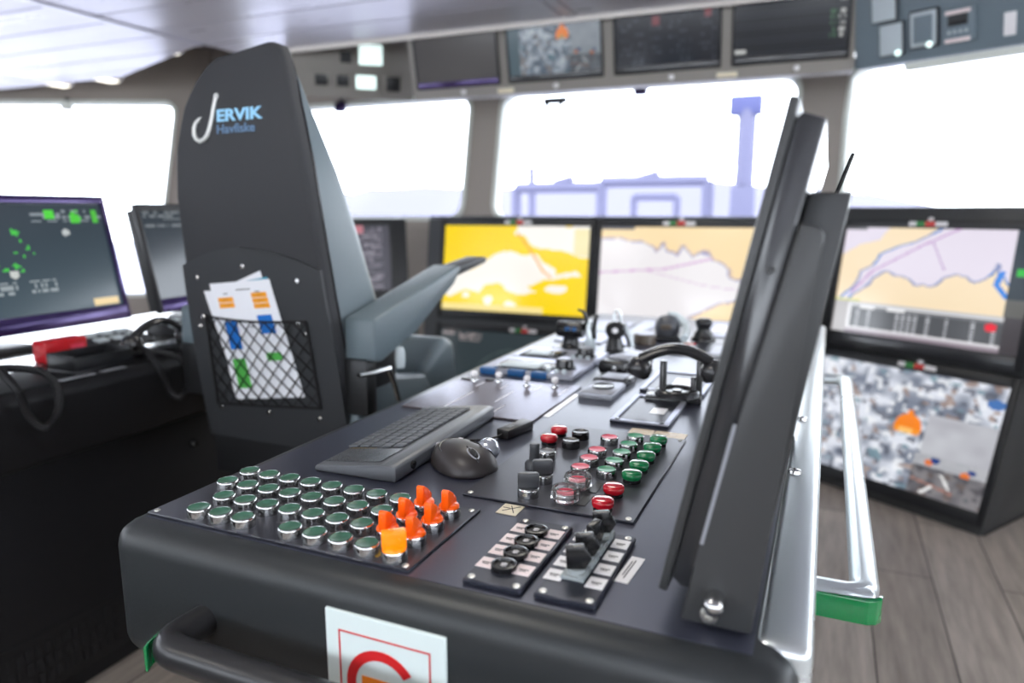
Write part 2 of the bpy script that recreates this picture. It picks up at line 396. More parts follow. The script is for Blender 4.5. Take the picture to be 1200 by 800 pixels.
def pic_cctv(u, v):
    i, j = min(2, int(u * 3)), min(2, int(v * 3))
    a, b = u * 3 - i, v * 3 - j
    n = vnoise(u * 17 + 7 * i, v * 13, 11); m = vnoise(u * 34, v * 26 + 5 * j, 12)
    q = vnoise((u + .4 * v) * 24, (v - .3 * u) * 18, 13)
    c = mix((226, 230, 240), (120, 128, 144), max(0, min(1, (n - .25) * 1.8)))
    if m > .74: c = mix(c, (84, 88, 100), .7)
    elif m < .24: c = mix(c, (244, 246, 250), .8)
    if q > .8: c = mix(c, (150, 124, 112), .7)
    elif q < .14: c = mix(c, (120, 150, 162), .8)
    if i == 2 and j == 1 and a > .05: c = mix((176, 176, 184), (196, 198, 204), n)
    if i == 2 and j == 0:
        c = mix((78, 72, 72), c, .35)
        if b > .72: c = mix((205, 208, 214), c, .3)
        if dseg(a, b, [(.05, .35), (.6, .22)]) < .03: c = (160, 120, 110)
        if dseg(a, b, [(.42, .6), (.56, .3)]) < .02 or dseg(a, b, [(.2, .05), (.32, .25)]) < .03: c = (236, 236, 236)
        if math.hypot(a - .22, b - .82) < .07 or math.hypot(a - .72, b - .74) < .07: c = (226, 120, 60)
        if math.hypot(a - .3, b - .9) < .07 or math.hypot(a - .8, b - .84) < .06: c = (40, 66, 130)
    if i == 2 and j == 2 and b > .4 and math.hypot(a - .88, b - .55) < .12: c = (70, 116, 180)
    if a < .008 or b < .01: c = (60, 62, 66)
    w = (u - .60) / .066; h = (v - .52) / .115
    if (w * w + h * h < 1 and h > -.45) or (abs(w) < .25 and 0 < h < 1.25):
        c = (248, 134, 18) if h > -.1 else ((252, 196, 110) if abs(w + .1) < .5 else (246, 150, 40))
    return c
def pic_cctv_dim(u, v):
    c = pic_cctv(u, v)
    if u < .12: c = (96, 112, 120)
    return mix((34, 52, 62), c, .62) if not (c[0] > 240 and c[2] < 90) else (214, 120, 50)
def rows(u, v, nr, cols, k, th=.55):
    r = int(v * nr)
    if (v * nr) % 1 < .35: return False
    for a, b in cols:
        if a < u < b: return hsh(int(u * 90), r, k) > th and hsh(int((u - a) / .12), r, k + 1) > .35
    return False
def pic_blank(u, v):
    c = (62, 62, 64)
    return mix(c, (84, 82, 82), .5 * vnoise(u * 2, v * 2, 4))
def pic_menu(u, v):
    c = (20, 24, 32)
    if rows(u, v, 16, [(.04, .3), (.34, .46), (.52, .76), (.82, .97)], 21, .5): c = (52, 58, 66)
    if (.36 < u < .44 and .52 < v < .64) or (.86 < u < .93 and .56 < v < .68): c = (108, 52, 58)
    if v > .88 and hsh(int(u * 12), 5) > .4 and (v * 30) % 1 > .4: c = (62, 66, 74)
    return c
def pic_log(u, v):
    c = (24, 28, 34)
    if (v * 22) % 1 > .8: c = (40, 46, 52)
    if u > .84 and v > .15 and v < .62:
        c = (60, 96, 70) if rows(u, v, 14, [(.84, .9)], 31, .3) else ((170, 172, 170) if rows(u, v, 14, [(.92, .97)], 33, .2) else c)
    if u < .1 and .05 < v < .1: c = (190, 192, 190)
    return c
def pic_radar(u, v):
    c = mix((58, 76, 86), (46, 58, 66), v)
    p = (u - .5) / .5
    for (a, b, r) in ((.27, .74, .035), (.3, .66, .02), (.05, .5, .03), (.09, .46, .03), (.15, .42, .025), (.23, .44, .03), (.26, .4, .02), (.34, .6, .02), (.38, .55, .018), (.3, .52, .015), (.25, .56, .015)):
        if math.hypot(p - a, v - b) < r * (.4 + .6 * hsh(int(u * 140), int(v * 90), 3)): c = (70, 196, 70)
    if .82 < v < .95:
        if .53 < p < .6 and v > .86: c = (80, 214, 60)
        elif .72 < p < .82 and hsh(int(u * 70), int(v * 40), 5) > .3: c = (80, 204, 60)
        elif .9 < p < .96: c = (80, 190, 60)
        elif p > .42 and rows(u, v, 34, [(.7, .99)], 7, .35): c = (136, 146, 152)
    if math.hypot(p - .66, v - .73) < .03: c = (190, 196, 196)
    if math.hypot((p - .2) * 1.2, v - .37) < .04: c = (200, 204, 200)
    if .2 < v < .31 and ((.02 < p < .2) or (.3 < p < .5)) and (v * 18) % 1 > .35 and hsh(int(u * 120), int(v * 18), 9) > .45: c = (150, 160, 164)
    if .76 < p < .97 and .02 < v < .09: c = (226, 196, 130)
    if abs(p - .6) < .004 or abs(p - .72) < .004: c = mix(c, (110, 130, 136), .5)
    return c
def pic_wide_dark(u, v):
    c = (40, 50, 58)
    if v > .8 and rows(u, v, 26, [(.03, .36)], 41, .35): c = (120, 126, 130)
    return c
def pic_scope(u, v):
    c = (50, 60, 64)
    d = math.hypot((u - .55) * 1.6, v - .3)
    if abs(d - .5) < .006 or abs(d - .32) < .006: c = (74, 88, 88)
    for (a, b, r) in ((.76, .64, .035), (.62, .42, .02), (.9, .86, .03), (.84, .78, .015), (.4, .34, .015)):
        if math.hypot((u - a) * 1.6, v - b) < r: c = (36, 214, 60)
    if v > .86 and u < .3 and rows(u, v, 30, [(.02, .3)], 51, .3): c = (150, 140, 140)
    return c
def pic_status(u, v):
    c = (58, 56, 66)
    if rows(u, v, 26, [(.08, .92)], 61, .3): c = (132, 126, 138)
    if v > .88 and .3 < u < .7: c = (186, 112, 122)
    return c

def picture(parent, w, h, fn, nx, ny, org=(0, 0, 0), m='screen', y=0.0):
    """a display surface in the local x/z plane, lower left corner at org"""
    me = bpy.data.meshes.new('screen'); vs = []; fs = []
    for j in range(ny + 1):
        for i in range(nx + 1): vs.append((org[0] + w * i / nx, org[1] + y, org[2] + h * j / ny))
    for j in range(ny):
        for i in range(nx):
            a = j * (nx + 1) + i; fs.append((a, a + 1, a + nx + 2, a + nx + 1))
    me.from_pydata(vs, [], fs); ca = me.color_attributes.new('picture', 'FLOAT_COLOR', 'CORNER'); dat = []
    for j in range(ny):
        for i in range(nx):
            c = lin(fn((i + .5) / nx, (j + .5) / ny)); dat += [*c, 1.0] * 4
    ca.data.foreach_set('color', dat); me.materials.append(M[m])
    o = bpy.data.objects.new('screen', me); COL.objects.link(o); o.parent = parent; return o

def panel_monitor(name, label, w, h, fn, loc, rot, group=None, bz=(.022, .022, .03, .022), t=.022, res=(110, 64), bezel='monitor_dark', strip=False, cat='monitor', lower=None):
    """flat display with a bezel; local x right, z up along the glass, -y towards the viewer, back at y = 0"""
    root = thing(name, label, cat, loc, rot, group)
    l, r, b, tp = bz; W2 = w / 2
    m = MB(); m.use(bezel)
    m.box(-W2 - l, -W2, -t, 0, -b, h + tp, .003); m.box(W2, W2 + r, -t, 0, -b, h + tp, .003)
    m.box(-W2, W2, -t, 0, h, h + tp, .003); 
    if not lower: m.box(-W2, W2, -t, 0, -b, 0, .003)
    m.build('bezel', None, root)
    if lower:
        m = MB(); m.box(-W2, W2, -t, 0, -b, -.001, .002); m.build('lower_bezel', lower, root, label='glossy violet tinted lower bezel')
    m = MB(); m.box(-W2, W2, -t * .45, -.001, 0, h); m.build('backplate', 'monitor_dark', root)
    picture(root, w, h, fn, res[0], res[1], (-W2, -t * .45 - .001, 0))
    if strip: label_strip(root, strip, -t, h + tp * .5)
    return root
def label_strip(root, x, y, z, s=1.0):
    m = MB(); m.use('label_white'); m.box(x - .075 * s, x - .045 * s, y - .004, y, z - .009, z + .009, .002)
    m.use('strip_green'); m.box(x - .045 * s, x - .01 * s, y - .004, y, z - .009, z + .009)
    m.use('strip_red'); m.box(x - .01 * s, x + .028 * s, y - .004, y, z - .009, z + .009)
    m.use('label_white'); m.box(x + .028 * s, x + .075 * s, y - .004, y, z - .009, z + .009, .002)
    m.build('label_strip', None, root, label='white, green and red marked strip')
    m = MB(); m.box(x + .0 * s, x + .02 * s, y - .006, y, z + .012, z + .026, .003); m.build('sensor', 'label_white', root, label='small white light sensor')

def text_mesh(txt, size, name, m, parent, mtx, extrude=.0006, width=None, bold=0.0):
    cu = bpy.data.curves.new(name, 'FONT'); cu.body = txt; cu.size = size; cu.extrude = extrude; cu.offset = bold
    o = bpy.data.objects.new(name, cu); COL.objects.link(o)
    dg = bpy.context.evaluated_depsgraph_get(); dg.update()
    me = bpy.data.meshes.new_from_object(o.evaluated_get(dg)); bpy.data.objects.remove(o); bpy.data.curves.remove(cu)
    xs = [v.co.x for v in me.vertices]; k = (width / (max(xs) - min(xs))) if width else 1; x0 = min(xs)
    for v in me.vertices: v.co = mtx @ Vector(((v.co.x - x0) * k, v.co.y, v.co.z))
    me.materials.clear(); me.materials.append(M[m]); me.name = name
    o = bpy.data.objects.new(name, me); COL.objects.link(o); o.parent = parent; return o

# ------------------------------------------------------------------ the setting
m = MB(); m.box(-7.2, 3.8, -3.4, 5.2, -.06, 0); struct(m.build('floor', 'floor_planks'))

def clip_poly(P, a, b, c):
    """keeps the part of polygon P where a x + b y <= c"""
    out = []
    for i, p in enumerate(P):
        q = P[(i + 1) % len(P)]; fp = a * p[0] + b * p[1] - c; fq = a * q[0] + b * q[1] - c
        if fp <= 0: out.append(p)
        if fp * fq < 0: t = fp / (fp - fq); out.append((p[0] + (q[0] - p[0]) * t, p[1] + (q[1] - p[1]) * t))
    return out
m = MB(); m.use('ceiling_panel')
CZ = 2.05
for (xa, xb, off) in ((-6.9, -5.25, .1), (-5.22, -3.25, .1), (-3.2, -1.215, 0), (-1.205, -1.15, None), (-1.14, .845, 0), (.855, .91, None), (.92, 2.9, 0)):
    ys = [-3.2 + .3 * k for k in range(23)] if off is not None else [-3.2, 3.42]
    for ya in (ys[:-1] if off is None else ys):
        if off is None: yb = 3.42; y0 = -3.2
        else:
            k = ya; y0 = 3.42 + off - .3 * round((3.42 + off - ya) / .3); yb = y0 + .29
        P = [(xa, y0), (xb, y0), (xb, yb), (xa, yb)]
        P = clip_poly(P, .577, 1, 3.42) if xb > -3.2 else clip_poly(clip_poly(P, 0, 1, 3.66), .41, 1, 1.83)
        if xa > -3.21: P = clip_poly(P, 0, 1, 3.42)
        P = clip_poly(P, 0, -1, 3.18)
        if len(P) > 2: m.prism(P, 2, CZ, CZ + .02, .0015, 1)
m.use('gasket'); m.prism([(-6.95, -3.2), (2.9, -3.2), (2.9, 1.74), (0, 3.41), (-3.2, 3.41), (-3.25, 3.14), (-4.47, 3.65), (-6.95, 3.65)], 2, CZ + .021, CZ + .03)
struct(m.build('ceiling', None, None, smooth=False))
m = MB(); m.box(-3.2, 0.0, 3.42, 3.435, 2.03, 2.085, .003); struct(m.build('trim_1', 'ceiling_trim'))
m = MB(); m.box(-3.25, -3.2, -3.2, 3.15, 2.042, 2.075, .004); struct(m.build('trim_2', 'ceiling_panel'))
m = MB(); m.box(-7.3, 3.9, -3.4, 5.2, 2.42, 2.5); struct(m.build('ceiling', 'deckhead'))

def rrect(x0, x1, z0, z1, r, n=6):
    pts = []
    for cx, cz, a0 in ((x1 - r, z0 + r, -PI / 2), (x1 - r, z1 - r, 0), (x0 + r, z1 - r, PI / 2), (x0 + r, z0 + r, PI)):
        for k in range(n + 1):
            a = a0 + PI / 2 * k / n; pts.append((cx + r * math.cos(a), cz + r * math.sin(a)))
    return pts
def outer_of(pts, x0, x1, z0, z1, r, n=6):
    """square cornered outline with the same number of points as rrect"""
    out = []; c = [(x1, z0), (x1, z1), (x0, z1), (x0, z0)]
    for q in range(4):
        for k in range(n + 1):
            t = k / n; p = c[q]
            rr = r * abs(1 - 2 * t)
            d = [((-1, 0), (0, 1)), ((0, -1), (-1, 0)), ((1, 0), (0, -1)), ((0, 1), (1, 0))][q]
            v = d[0] if t < .5 else d[1]
            out.append((p[0] + v[0] * rr, p[1] + v[1] * rr))
    return out
WN = [0]
def wall(name, org, rotz, length, wins, lean=0.0, zs=1.12, ztop=2.42, x_start=0.0, thick=.1):
    """wall with rounded windows; wins = (x0, x1, t0, t1, skew) measured from height zs along the leaning plane"""
    mt = Matrix.Translation(org) @ Matrix.Rotation(rotz, 4, 'Z') @ Matrix.Translation((0, 0, zs)) @ Matrix.Rotation(-lean, 4, 'X')
    tt = (ztop - zs) / math.cos(lean)
    m = MB(); m.use('pillar_taupe')
    t_lo = min([w[2] for w in wins]); t_hi = max([w[3] for w in wins]); fr = .07
    # slab pieces: below, above, between
    m.box(x_start, length, 0, thick, t_hi + fr, tt, mtx=mt)
    if lean: # the lower wall stands upright
        m2 = Matrix.Translation(org) @ Matrix.Rotation(rotz, 4, 'Z')
        zb = zs + (t_lo - fr) * math.cos(lean); yb = (t_lo - fr) * math.sin(lean)
        m.box(x_start, length, yb, yb + thick, 0, zb, mtx=m2)
    else: m.box(x_start, length, 0, thick, -zs, t_lo - fr, mtx=mt)
    edges = [x_start]
    for w in wins: edges += [w[0] - fr, w[1] + fr]
    edges.append(length); sk = [0] + [w[4] for w in wins for _ in (0, 1)] + [0]
    for i in range(0, len(edges), 2):
        a, b = edges[i], edges[i + 1]
        if b - a > .004:
            q = [(a + sk[i] * (t_lo - fr), t_lo - fr), (b + sk[i + 1] * (t_lo - fr), t_lo - fr), (b + sk[i + 1] * (t_hi + fr), t_hi + fr), (a + sk[i] * (t_hi + fr), t_hi + fr)]
            m.prism(q, 1, 0, thick, mtx=mt)
    struct(m.build(name, None, smooth=False))
    for w in wins:
        x0, x1, t0, t1, s = w; WN[0] += 1
        m = MB()
        def ring(inner, outer, ya, yb):
            sk = lambda p: (p[0] + s * p[1], p[1])
            I = [sk(p) for p in inner]; O = [sk(p) for p in outer]; n = len(I)
            vi0 = [m.bm.verts.new(mt @ Vector((p[0], ya, p[1]))) for p in I]; vo0 = [m.bm.verts.new(mt @ Vector((p[0], ya, p[1]))) for p in O]
            vi1 = [m.bm.verts.new(mt @ Vector((p[0], yb, p[1]))) for p in I]; vo1 = [m.bm.verts.new(mt @ Vector((p[0], yb, p[1]))) for p in O]
            for k in range(n):
                k2 = (k + 1) % n
                for q in ((vi0[k], vi0[k2], vo0[k2], vo0[k]), (vi1[k2], vi1[k], vo1[k], vo1[k2]), (vi0[k2], vi0[k], vi1[k], vi1[k2]), (vo0[k], vo0[k2], vo1[k2], vo1[k])):
                    if len({tuple(round(c, 6) for c in v.co) for v in q}) > 2: m.bm.faces.new(q).material_index = m.mi
        inn = rrect(x0, x1, t0, t1, .09); out = outer_of(inn, x0 - fr, x1 + fr, t_lo - fr, t_hi + fr, .1)
        mid = rrect(x0 - .028, x1 + .028, t0 - .028, t1 + .028, .11)
        m.use('pillar_taupe'); ring(mid, out, .0, .08)
        m.use('frame_white'); ring(inn, mid, -.012, .06)
        bmesh.ops.remove_doubles(m.bm, verts=m.bm.verts[:], dist=1e-5)
        fo = struct(m.build('window_%d' % WN[0], None, ang=30))
        m = MB(); pts = [(p[0] + s * p[1], p[1]) for p in rrect(x0 - .01, x1 + .01, t0 - .01, t1 + .01, .09)]
        m.prism(pts, 1, .02, .026, mtx=mt); m.build('pane', 'window_glass', fo, smooth=False)
    return mt

LEAN = R(12)
MF = wall('wall_front', (0, 4.3, 0), 0, .06, [(-4.05, -2.235, 0, .79, 0), (-1.985, -.215, 0, .79, 0)], LEAN, x_start=-4.46)
MR = wall('wall_front_right', (.02, 4.3, 0), R(-30), 4.15, [(.045, 1.95, -.02, .80, -.126), (2.2, 3.9, -.02, .80, -.05)], LEAN, x_start=-.02)
ML = wall('wall_front_left', (-6.8, 3.2, 0), R(25), 2.6, [(.2, 2.25, -.60, .875, .1)], LEAN)
wall('wall_right', (3.62, 2.3, 0), R(-90), 5.7, [(.3, 1.9, 0, 1.2, 0), (2.15, 3.75, 0, 1.2, 0), (4.0, 5.5, 0, 1.2, 0)], 0, zs=.75)
wall('wall_left', (-6.85, -3.2, 0), R(90), 6.4, [(.3, 1.9, 0, .85, 0), (2.15, 3.75, 0, .85, 0), (4.0, 6.0, 0, .85, 0)], 0, zs=1.0)
wall('wall_back', (3.62, -3.2, 0), R(180), 10.5, [(.3, 2.2, 0, .85, 0), (2.5, 4.4, 0, .85, 0), (4.7, 6.6, 0, .85, 0), (6.9, 8.8, 0, .85, 0)], 0, zs=1.0)

m = MB(); m.box(-4.66, -4.38, -.01, .16, -1.2, 1.36, .01, mtx=MF); struct(m.build('trim_3', 'pillar_taupe'))
# small things hung at the tops of the windows
def at(mt, x, y, t): return mt @ Vector((x, y, t))
for (mt, x, t, lab) in ((ML, 1.53, .845, 'pale sensor box at the top edge of the window behind the left monitors'), (MF, -3.25, .77, 'dark sensor box hanging in the window right of the chair headrest'),
                        (MF, -1.085, .755, 'dark sensor box hanging at the middle top of the window with the gantry view')):
    p = at(mt, x, -.02, t); root = thing('sensor_box', lab, 'sensor', p, mt.to_euler())
    m = MB(); m.box(-.04, .04, -.03, .008, -.03, .04, .006); m.build('housing', 'frame_white' if mt is ML else 'bezel_violet', root)
    m = MB(); m.box(-.012, .012, -.02, .0, .04, .07, .003); m.build('bracket', 'gasket', root)
root = thing('window_wiper', 'dark two-armed wiper bracket at the top left of the window with the gantry view', 'wiper', at(MF, -1.66, .05, .76), MF.to_euler())
m = MB(); m.box(-.08, .08, 0, .03, -.02, .02, .006); m.build('motor', 'gasket', root)
for s, l in ((-.05, .2), (.045, .13)):
    m = MB(); m.tube([(s, .015, 0), (s - .012, .015, -l * .5), (s - .03, .012, -l)], [.016, .012, .005], 8); m.build('arm', 'gasket', root)
root = thing('window_stay', 'small dark green catch near the top of the right-hand window', 'catch', at(MR, .105, .0, .66), MR.to_euler())
m = MB(); m.tube([(.0, .01, -.05), (.01, .004, 0), (.012, .01, .05)], [.005, .009, .005], 8); m.build('catch_bar', 'gasket', root)

# outside: gantry on the foredeck, mast, far shore
def gbar(m, x0, z0, x1, z1, y=9.0, w=.05): m.tube([(x0, y, z0), (x1, y, z1)], w, 8)
root = thing('deck_gantry', 'pale lavender steel gantry frame on the foredeck seen through the centre window', 'gantry', (-2.6, 9, 0))
def gp(name, segs, w=.05):
    m = MB()
    for s in segs: gbar(m, *s, w=w)
    m.shift((-2.6, 9, 0)).build(name, 'gantry_paint', root)
gp('frame', [(-3.84, .2, -3.84, 1.46), (-3.84, 1.46, -2.67, 1.46), (-2.67, .2, -2.67, 1.52), (-2.67, 1.52, -1.36, 1.52), (-1.36, 1.52, -1.36, .2)], .07)
gp('inner_frame', [(-2.25, .2, -2.25, 1.33), (-2.25, 1.33, -1.72, 1.33), (-1.72, 1.33, -1.72, .2)], .045)
gp('pole', [(-3.6, .2, -3.62, 1.72)], .05)
gp('lamp_bracket', [(-3.3, 1.5, -3.05, 1.56)], .06); gp('lamp_bracket', [(-2.2, 1.54, -1.95, 1.6)], .06)
root = thing('deck_mast', 'lavender mast post with a box on top seen at the right of the centre window', 'mast', (-.95, 9, 0))
m = MB(); m.box(-.14, .14, -.1, .1, 0, 1.45, .02); m.build('post', 'gantry_paint', root)
m = MB(); m.tube([(0, 0, 1.45), (0, 0, 2.3)], .11, 10); m.build('pole', 'gantry_paint', root)
m = MB(); m.box(-.2, .16, -.1, .1, 2.24, 2.46, .02); m.build('top_box', 'mast_paint', root)
m = MB(); m.box(-40, 40, 5.6, 30, -1.0, -.6); tag(m.build('foredeck', 'deck_outside'), 'pale foredeck outside below the windows', 'deck', kind='structure')
m = MB(); P = []
for i in range(61):
    x = -160 + i * 5.2; P.append((x, -6, max(.5, 5.2 + 3.2 * vnoise(i * .22, 1, 8) + 1.2 * vnoise(i * .9, 2, 8) - (max(0, x + 28) * .12))))
for (xa, _, za), (xb, _, zb) in zip(P, P[1:]):
    ya, yb = 130.0, 130.0
    v = [m.bm.verts.new(p) for p in ((xa, 130, -8), (xb, 130, -8), (xb, 150, zb), (xa, 150, za), (xa, 200, za * .7), (xb, 200, zb * .7))]
    m.bm.faces.new(v[:4]); m.bm.faces.new((v[3], v[2], v[5], v[4]))
bmesh.ops.remove_doubles(m.bm, verts=m.bm.verts[:], dist=.01)
tag(m.build('outside_hillside', 'hill_haze'), 'hazy lavender hillside across the water seen in the window right of the chair', 'hill')

# ceiling lamps in the gap beyond the ceiling edge at the left
for i, (x, y, ln, lab) in enumerate(((-5.25, 3.55, .3, 'short lit strip lamp at the far left edge of the ceiling'), (-4.75, 3.5, .36, 'lit strip lamp right of the far left one by the ceiling edge'),
                                     (-3.72, 3.0, .46, 'lit strip lamp beside the chair headrest'))):
    root = thing('strip_lamp', lab, 'lamp', (x, y, 2.07 if i < 2 else 2.1), group='strip lamps at the left ceiling edge')
    m = MB(); m.box(-.05, .05, 0, ln, .0, .35, .006); m.build('housing', 'ceiling_trim', root)
    m = MB(); m.box(-.035, .035, .02, ln - .02, -.012, -.001, .004); m.build('diffuser', 'lamp_glow', root)
for (x, y, lab) in ((-.75, .25, 'added square fill light above the front of the console'), (-.75, 1.9, 'added square fill light above the far half of the console'), (1.9, .9, 'added square fill light above the walkway right of the console'), (-2.3, -.9, 'added square fill light behind the camera on the left')):
    root = thing('added_fill_light', lab, 'lamp', (x, y, CZ))  # out-of-frame fill lights, added to brighten the console top from above
    m = MB(); m.box(-.32, .32, -.17, .17, -.008, .0, .002); m.build('frame', 'ceiling_trim', root)
    m = MB(); m.box(-.30, .30, -.15, .15, -.011, -.0078, .001); m.build('diffuser', 'fill_light_glow', root)
m = MB(); m.tube([(-4.9, 3.2, 2.3), (-3.2, 3.3, 2.32)], .05, 12); tag(m.build('ceiling_pipe', 'puck_brown'), 'brown pipe in the open gap above the left ceiling edge', 'pipe')

# ------------------------------------------------------------------ overhead consoles
def overhead(name, label, org, rotz, x0, x1, m1, depth):
    root = thing(name, label, 'console', org, (0, 0, rotz)); tn = math.tan(R(12)); h = .66
    m = MB(); m.prism([(0, 0), (-h * tn, h), (depth, h), (depth, .05)], 0, x0, x1, .006, 2); m.build('housing', m1, root)
    return root
FO = (0, 3.57, 1.75)
root = overhead('overhead_console', 'taupe overhead console above the centre window holding four monitors', FO, 0, -2.128, .048, 'overhead_taupe', .4)
def onface(x, t, off=0.0): # point on the leaning face (local)
    return (x, -t * math.sin(R(12)) - off * math.cos(R(12)), t * math.cos(R(12)) - off * math.sin(R(12)))
for x in (-1.821, -1.303, -.729, -.182):
    m = MB(); mt = Matrix.Translation(onface(x, .026)) @ Matrix.Rotation(R(12), 4, 'X')
    m.lathe([(0, 0), (.012, 0), (.012, .012), (.008, .017), (0, .018)], seg=14, mtx=mt @ Matrix.Rotation(R(90), 4, 'X')); m.build('indicator', 'label_white', root, label='small white round indicator')
for x in (-1.58, -.477):
    m = MB(); m.box(-.045, .045, -.004, .001, -.012, .012, .002, mtx=Matrix.Translation(onface(x, .018)) @ Matrix.Rotation(R(12), 4, 'X')); m.build('label_strip', 'label_cream', root, label='cream label strip')
for (x0, x1, fn, lab, bz) in ((-2.085, -1.615, pic_blank, 'overhead monitor with a blank grey screen, leftmost above the centre window', 'bezel_violet'),
                          (-1.545, -1.065, pic_cctv_dim, 'overhead monitor showing camera pictures with an orange spot', 'monitor_dark'),
                          (-.99, -.515, pic_menu, 'overhead monitor with dark menu pages and two small red marks', 'monitor_dark'),
                          (-.445, .015, pic_log, 'overhead monitor with dark log lines, rightmost above the centre window', 'monitor_dark')):
    p = Vector(FO) + Vector(onface((x0 + x1) / 2, .085)); 
    panel_monitor('overhead_monitor', lab, x1 - x0, .33, fn, p, (R(12), 0, 0), 'overhead monitors in the centre console', (.012, .012, .034, .015), .012, (96, 60), bezel='monitor_dark', lower='bezel_violet' if bz == 'bezel_violet' else 'monitor_gloss')

LO = (-2.41, 4.034, 1.827)
root = overhead('overhead_console', 'taupe overhead console with small lit displays right of the chair headrest', LO, R(41), -.74, -.004, 'overhead_taupe', .24)
def inst(parent_loc, rotz, x0, x1, t0, t1, name, lab, cat, body, face, grp=None, fm=.18, depth=.014, extra=None):
    c = Vector(parent_loc) + Matrix.Rotation(rotz, 3, 'Z') @ Vector(onface((x0 + x1) / 2, (t0 + t1) / 2))
    r = thing(name, lab, cat, c, (R(12), 0, rotz), grp); w, h = (x1 - x0) / 2, (t1 - t0) / 2
    m = MB(); m.box(-w, w, -depth, 0, -h, h, .005); m.build('housing', body, r)
    if face: m = MB(); m.box(-w * (1 - fm), w * (1 - fm), -depth - .003, -depth, -h * (1 - fm), h * (1 - fm), .002); m.build('display', face, r)
    return r
for (x0, x1, t0, t1, f, lab) in ((-0.339, -0.186, 0.186, 0.311, 'lit_white', 'large lit white display, upper one in the console right of the headrest'),
                                 (-0.356, -0.226, 0.051, 0.136, 'lit_white', 'lit white display below the large one right of the headrest'),
                                 (-0.452, -0.362, 0.186, 0.271, 'monitor_dark', 'dark square gauge left of the large lit display'),
                                 (-0.475, -0.379, 0.056, 0.136, 'monitor_dark', 'dark gauge left of the lower lit display'),
                                 (-0.599, -0.503, 0.056, 0.136, 'monitor_dark', 'dark gauge nearest the headrest in the lower instrument row'),
                                 (-0.186, -0.073, 0.034, 0.147, 'monitor_dark', 'dark gauge right of the lower lit display')):
    inst(LO, R(41), x0, x1, t0, t1, 'gauge', lab, 'gauge', 'overhead_taupe', f, 'gauges in the left overhead console', .1 if f == 'lit_white' else .25)
RO = (.05, 3.57, 1.75)
root = overhead('overhead_console', 'grey blue overhead console at the top right corner holding small instruments', RO, R(-30), .004, 2.4, 'overhead_blue', .35)
m = MB(); m.box(.2, 2.4, .02, .06, -.03, .0, .004); m.build('window_trim', 'frame_white', root, label='pale trim bar under the console')
inst(RO, R(-30), .085, .19, .165, .27, 'phone_unit', 'upper of two pale square units in the right overhead console', 'instrument', 'gasket', 'device_pale', 'pale units in the right overhead console', .1)
r = inst(RO, R(-30), .115, .215, .03, .16, 'phone_unit', 'lower of two pale square units in the right overhead console', 'instrument', 'gasket', 'device_pale', 'pale units in the right overhead console', .1)
m = MB(); m.lathe([(0, 0), (.011, 0), (.011, .006), (0, .008)], seg=14, mtx=Matrix.Translation((.03, -.018, -.055)) @ Matrix.Rotation(R(90), 4, 'X')); m.build('lamp', 'lit_white', r)
r = inst(RO, R(-30), .235, .345, .04, .185, 'display_unit', 'grey display with a pale frame in the right overhead console', 'instrument', 'gasket', 'device_pale', None, .12)
m = MB(); m.box(-.036, .036, -.02, -.017, -.05, .05, .002); m.build('screen', 'overhead_blue', r)
m = MB(); m.lathe([(0, 0), (.011, 0), (.011, .006), (0, .008)], seg=14, mtx=Matrix.Translation((.025, -.018, -.06)) @ Matrix.Rotation(R(90), 4, 'X')); m.build('lamp', 'lit_white', r)
r = inst(RO, R(-30), .355, .475, .04, .165, 'control_unit', 'control unit with a dark display and buttons between pale strips in the right overhead console', 'instrument', 'overhead_blue', None)
m = MB(); m.box(-.035, .035, -.019, -.014, .0, .04, .002); m.build('display', 'monitor_dark', r)
for z in (.048, -.052):
    m = MB(); m.box(-.045, .045, -.02, -.014, z - .007, z + .007, .002); m.build('strip', 'label_pink', r)
for x in (-.03, -.01, .01, .03):
    m = MB(); m.lathe([(0, 0), (.006, 0), (.006, .004), (0, .005)], seg=10, mtx=Matrix.Translation((x, -.014, -.022)) @ Matrix.Rotation(R(90), 4, 'X')); m.build('button', 'device_pale', r)
inst(RO, R(-30), .565, .605, .035, .115, 'tag', 'small white tag at the far right of the right overhead console', 'tag', 'label_white', None, depth=.004)

# ------------------------------------------------------------------ centre desk with screens
def desk_prism(root, x0, x1, prof, m1, bev=.008):
    m = MB(); m.prism(prof, 0, x0, x1, bev, 2); m.build('housing', m1, root)
SL = math.sin(R(8)); CL = math.cos(R(8))
root = thing('screen_desk', 'charcoal screen desk under the centre window with stacked monitors', 'desk', (0, 3.31, 0))
desk_prism(root, -1.995, -.165, [(0, 0), (1.13 * SL, 1.13 * CL), (.42, 1.12), (.42, 0)], 'desk_charcoal')
m = MB(); m.box(-1.995, -.165, .17, .42, 1.121, 1.13, .003); m.build('ledge', 'gasket', root)
def face8(x, t): return (x, 3.31 + t * SL, t * CL)
panel_monitor('chart_monitor', 'desk monitor with a bright yellow and white chart', .806, .444, pic_yellow, face8(-1.478, .647), (R(-8), 0, 0), 'desk monitors', (.022, .022, .045, .034), .02, (120, 66), strip=.02)
panel_monitor('chart_monitor', 'desk monitor with a cream coast chart beside the yellow one', .806, .444, pic_chart, face8(-.613, .647), (R(-8), 0, 0), 'desk monitors', (.024, .022, .045, .034), .02, (120, 66), strip=-.03)
panel_monitor('scope_monitor', 'dark radar monitor with green spots below the yellow chart', .806, .44, pic_scope, face8(-1.478, .10), (R(-8), 0, 0), None, (.022, .022, .03, .034), .02, (120, 66), strip=.08)
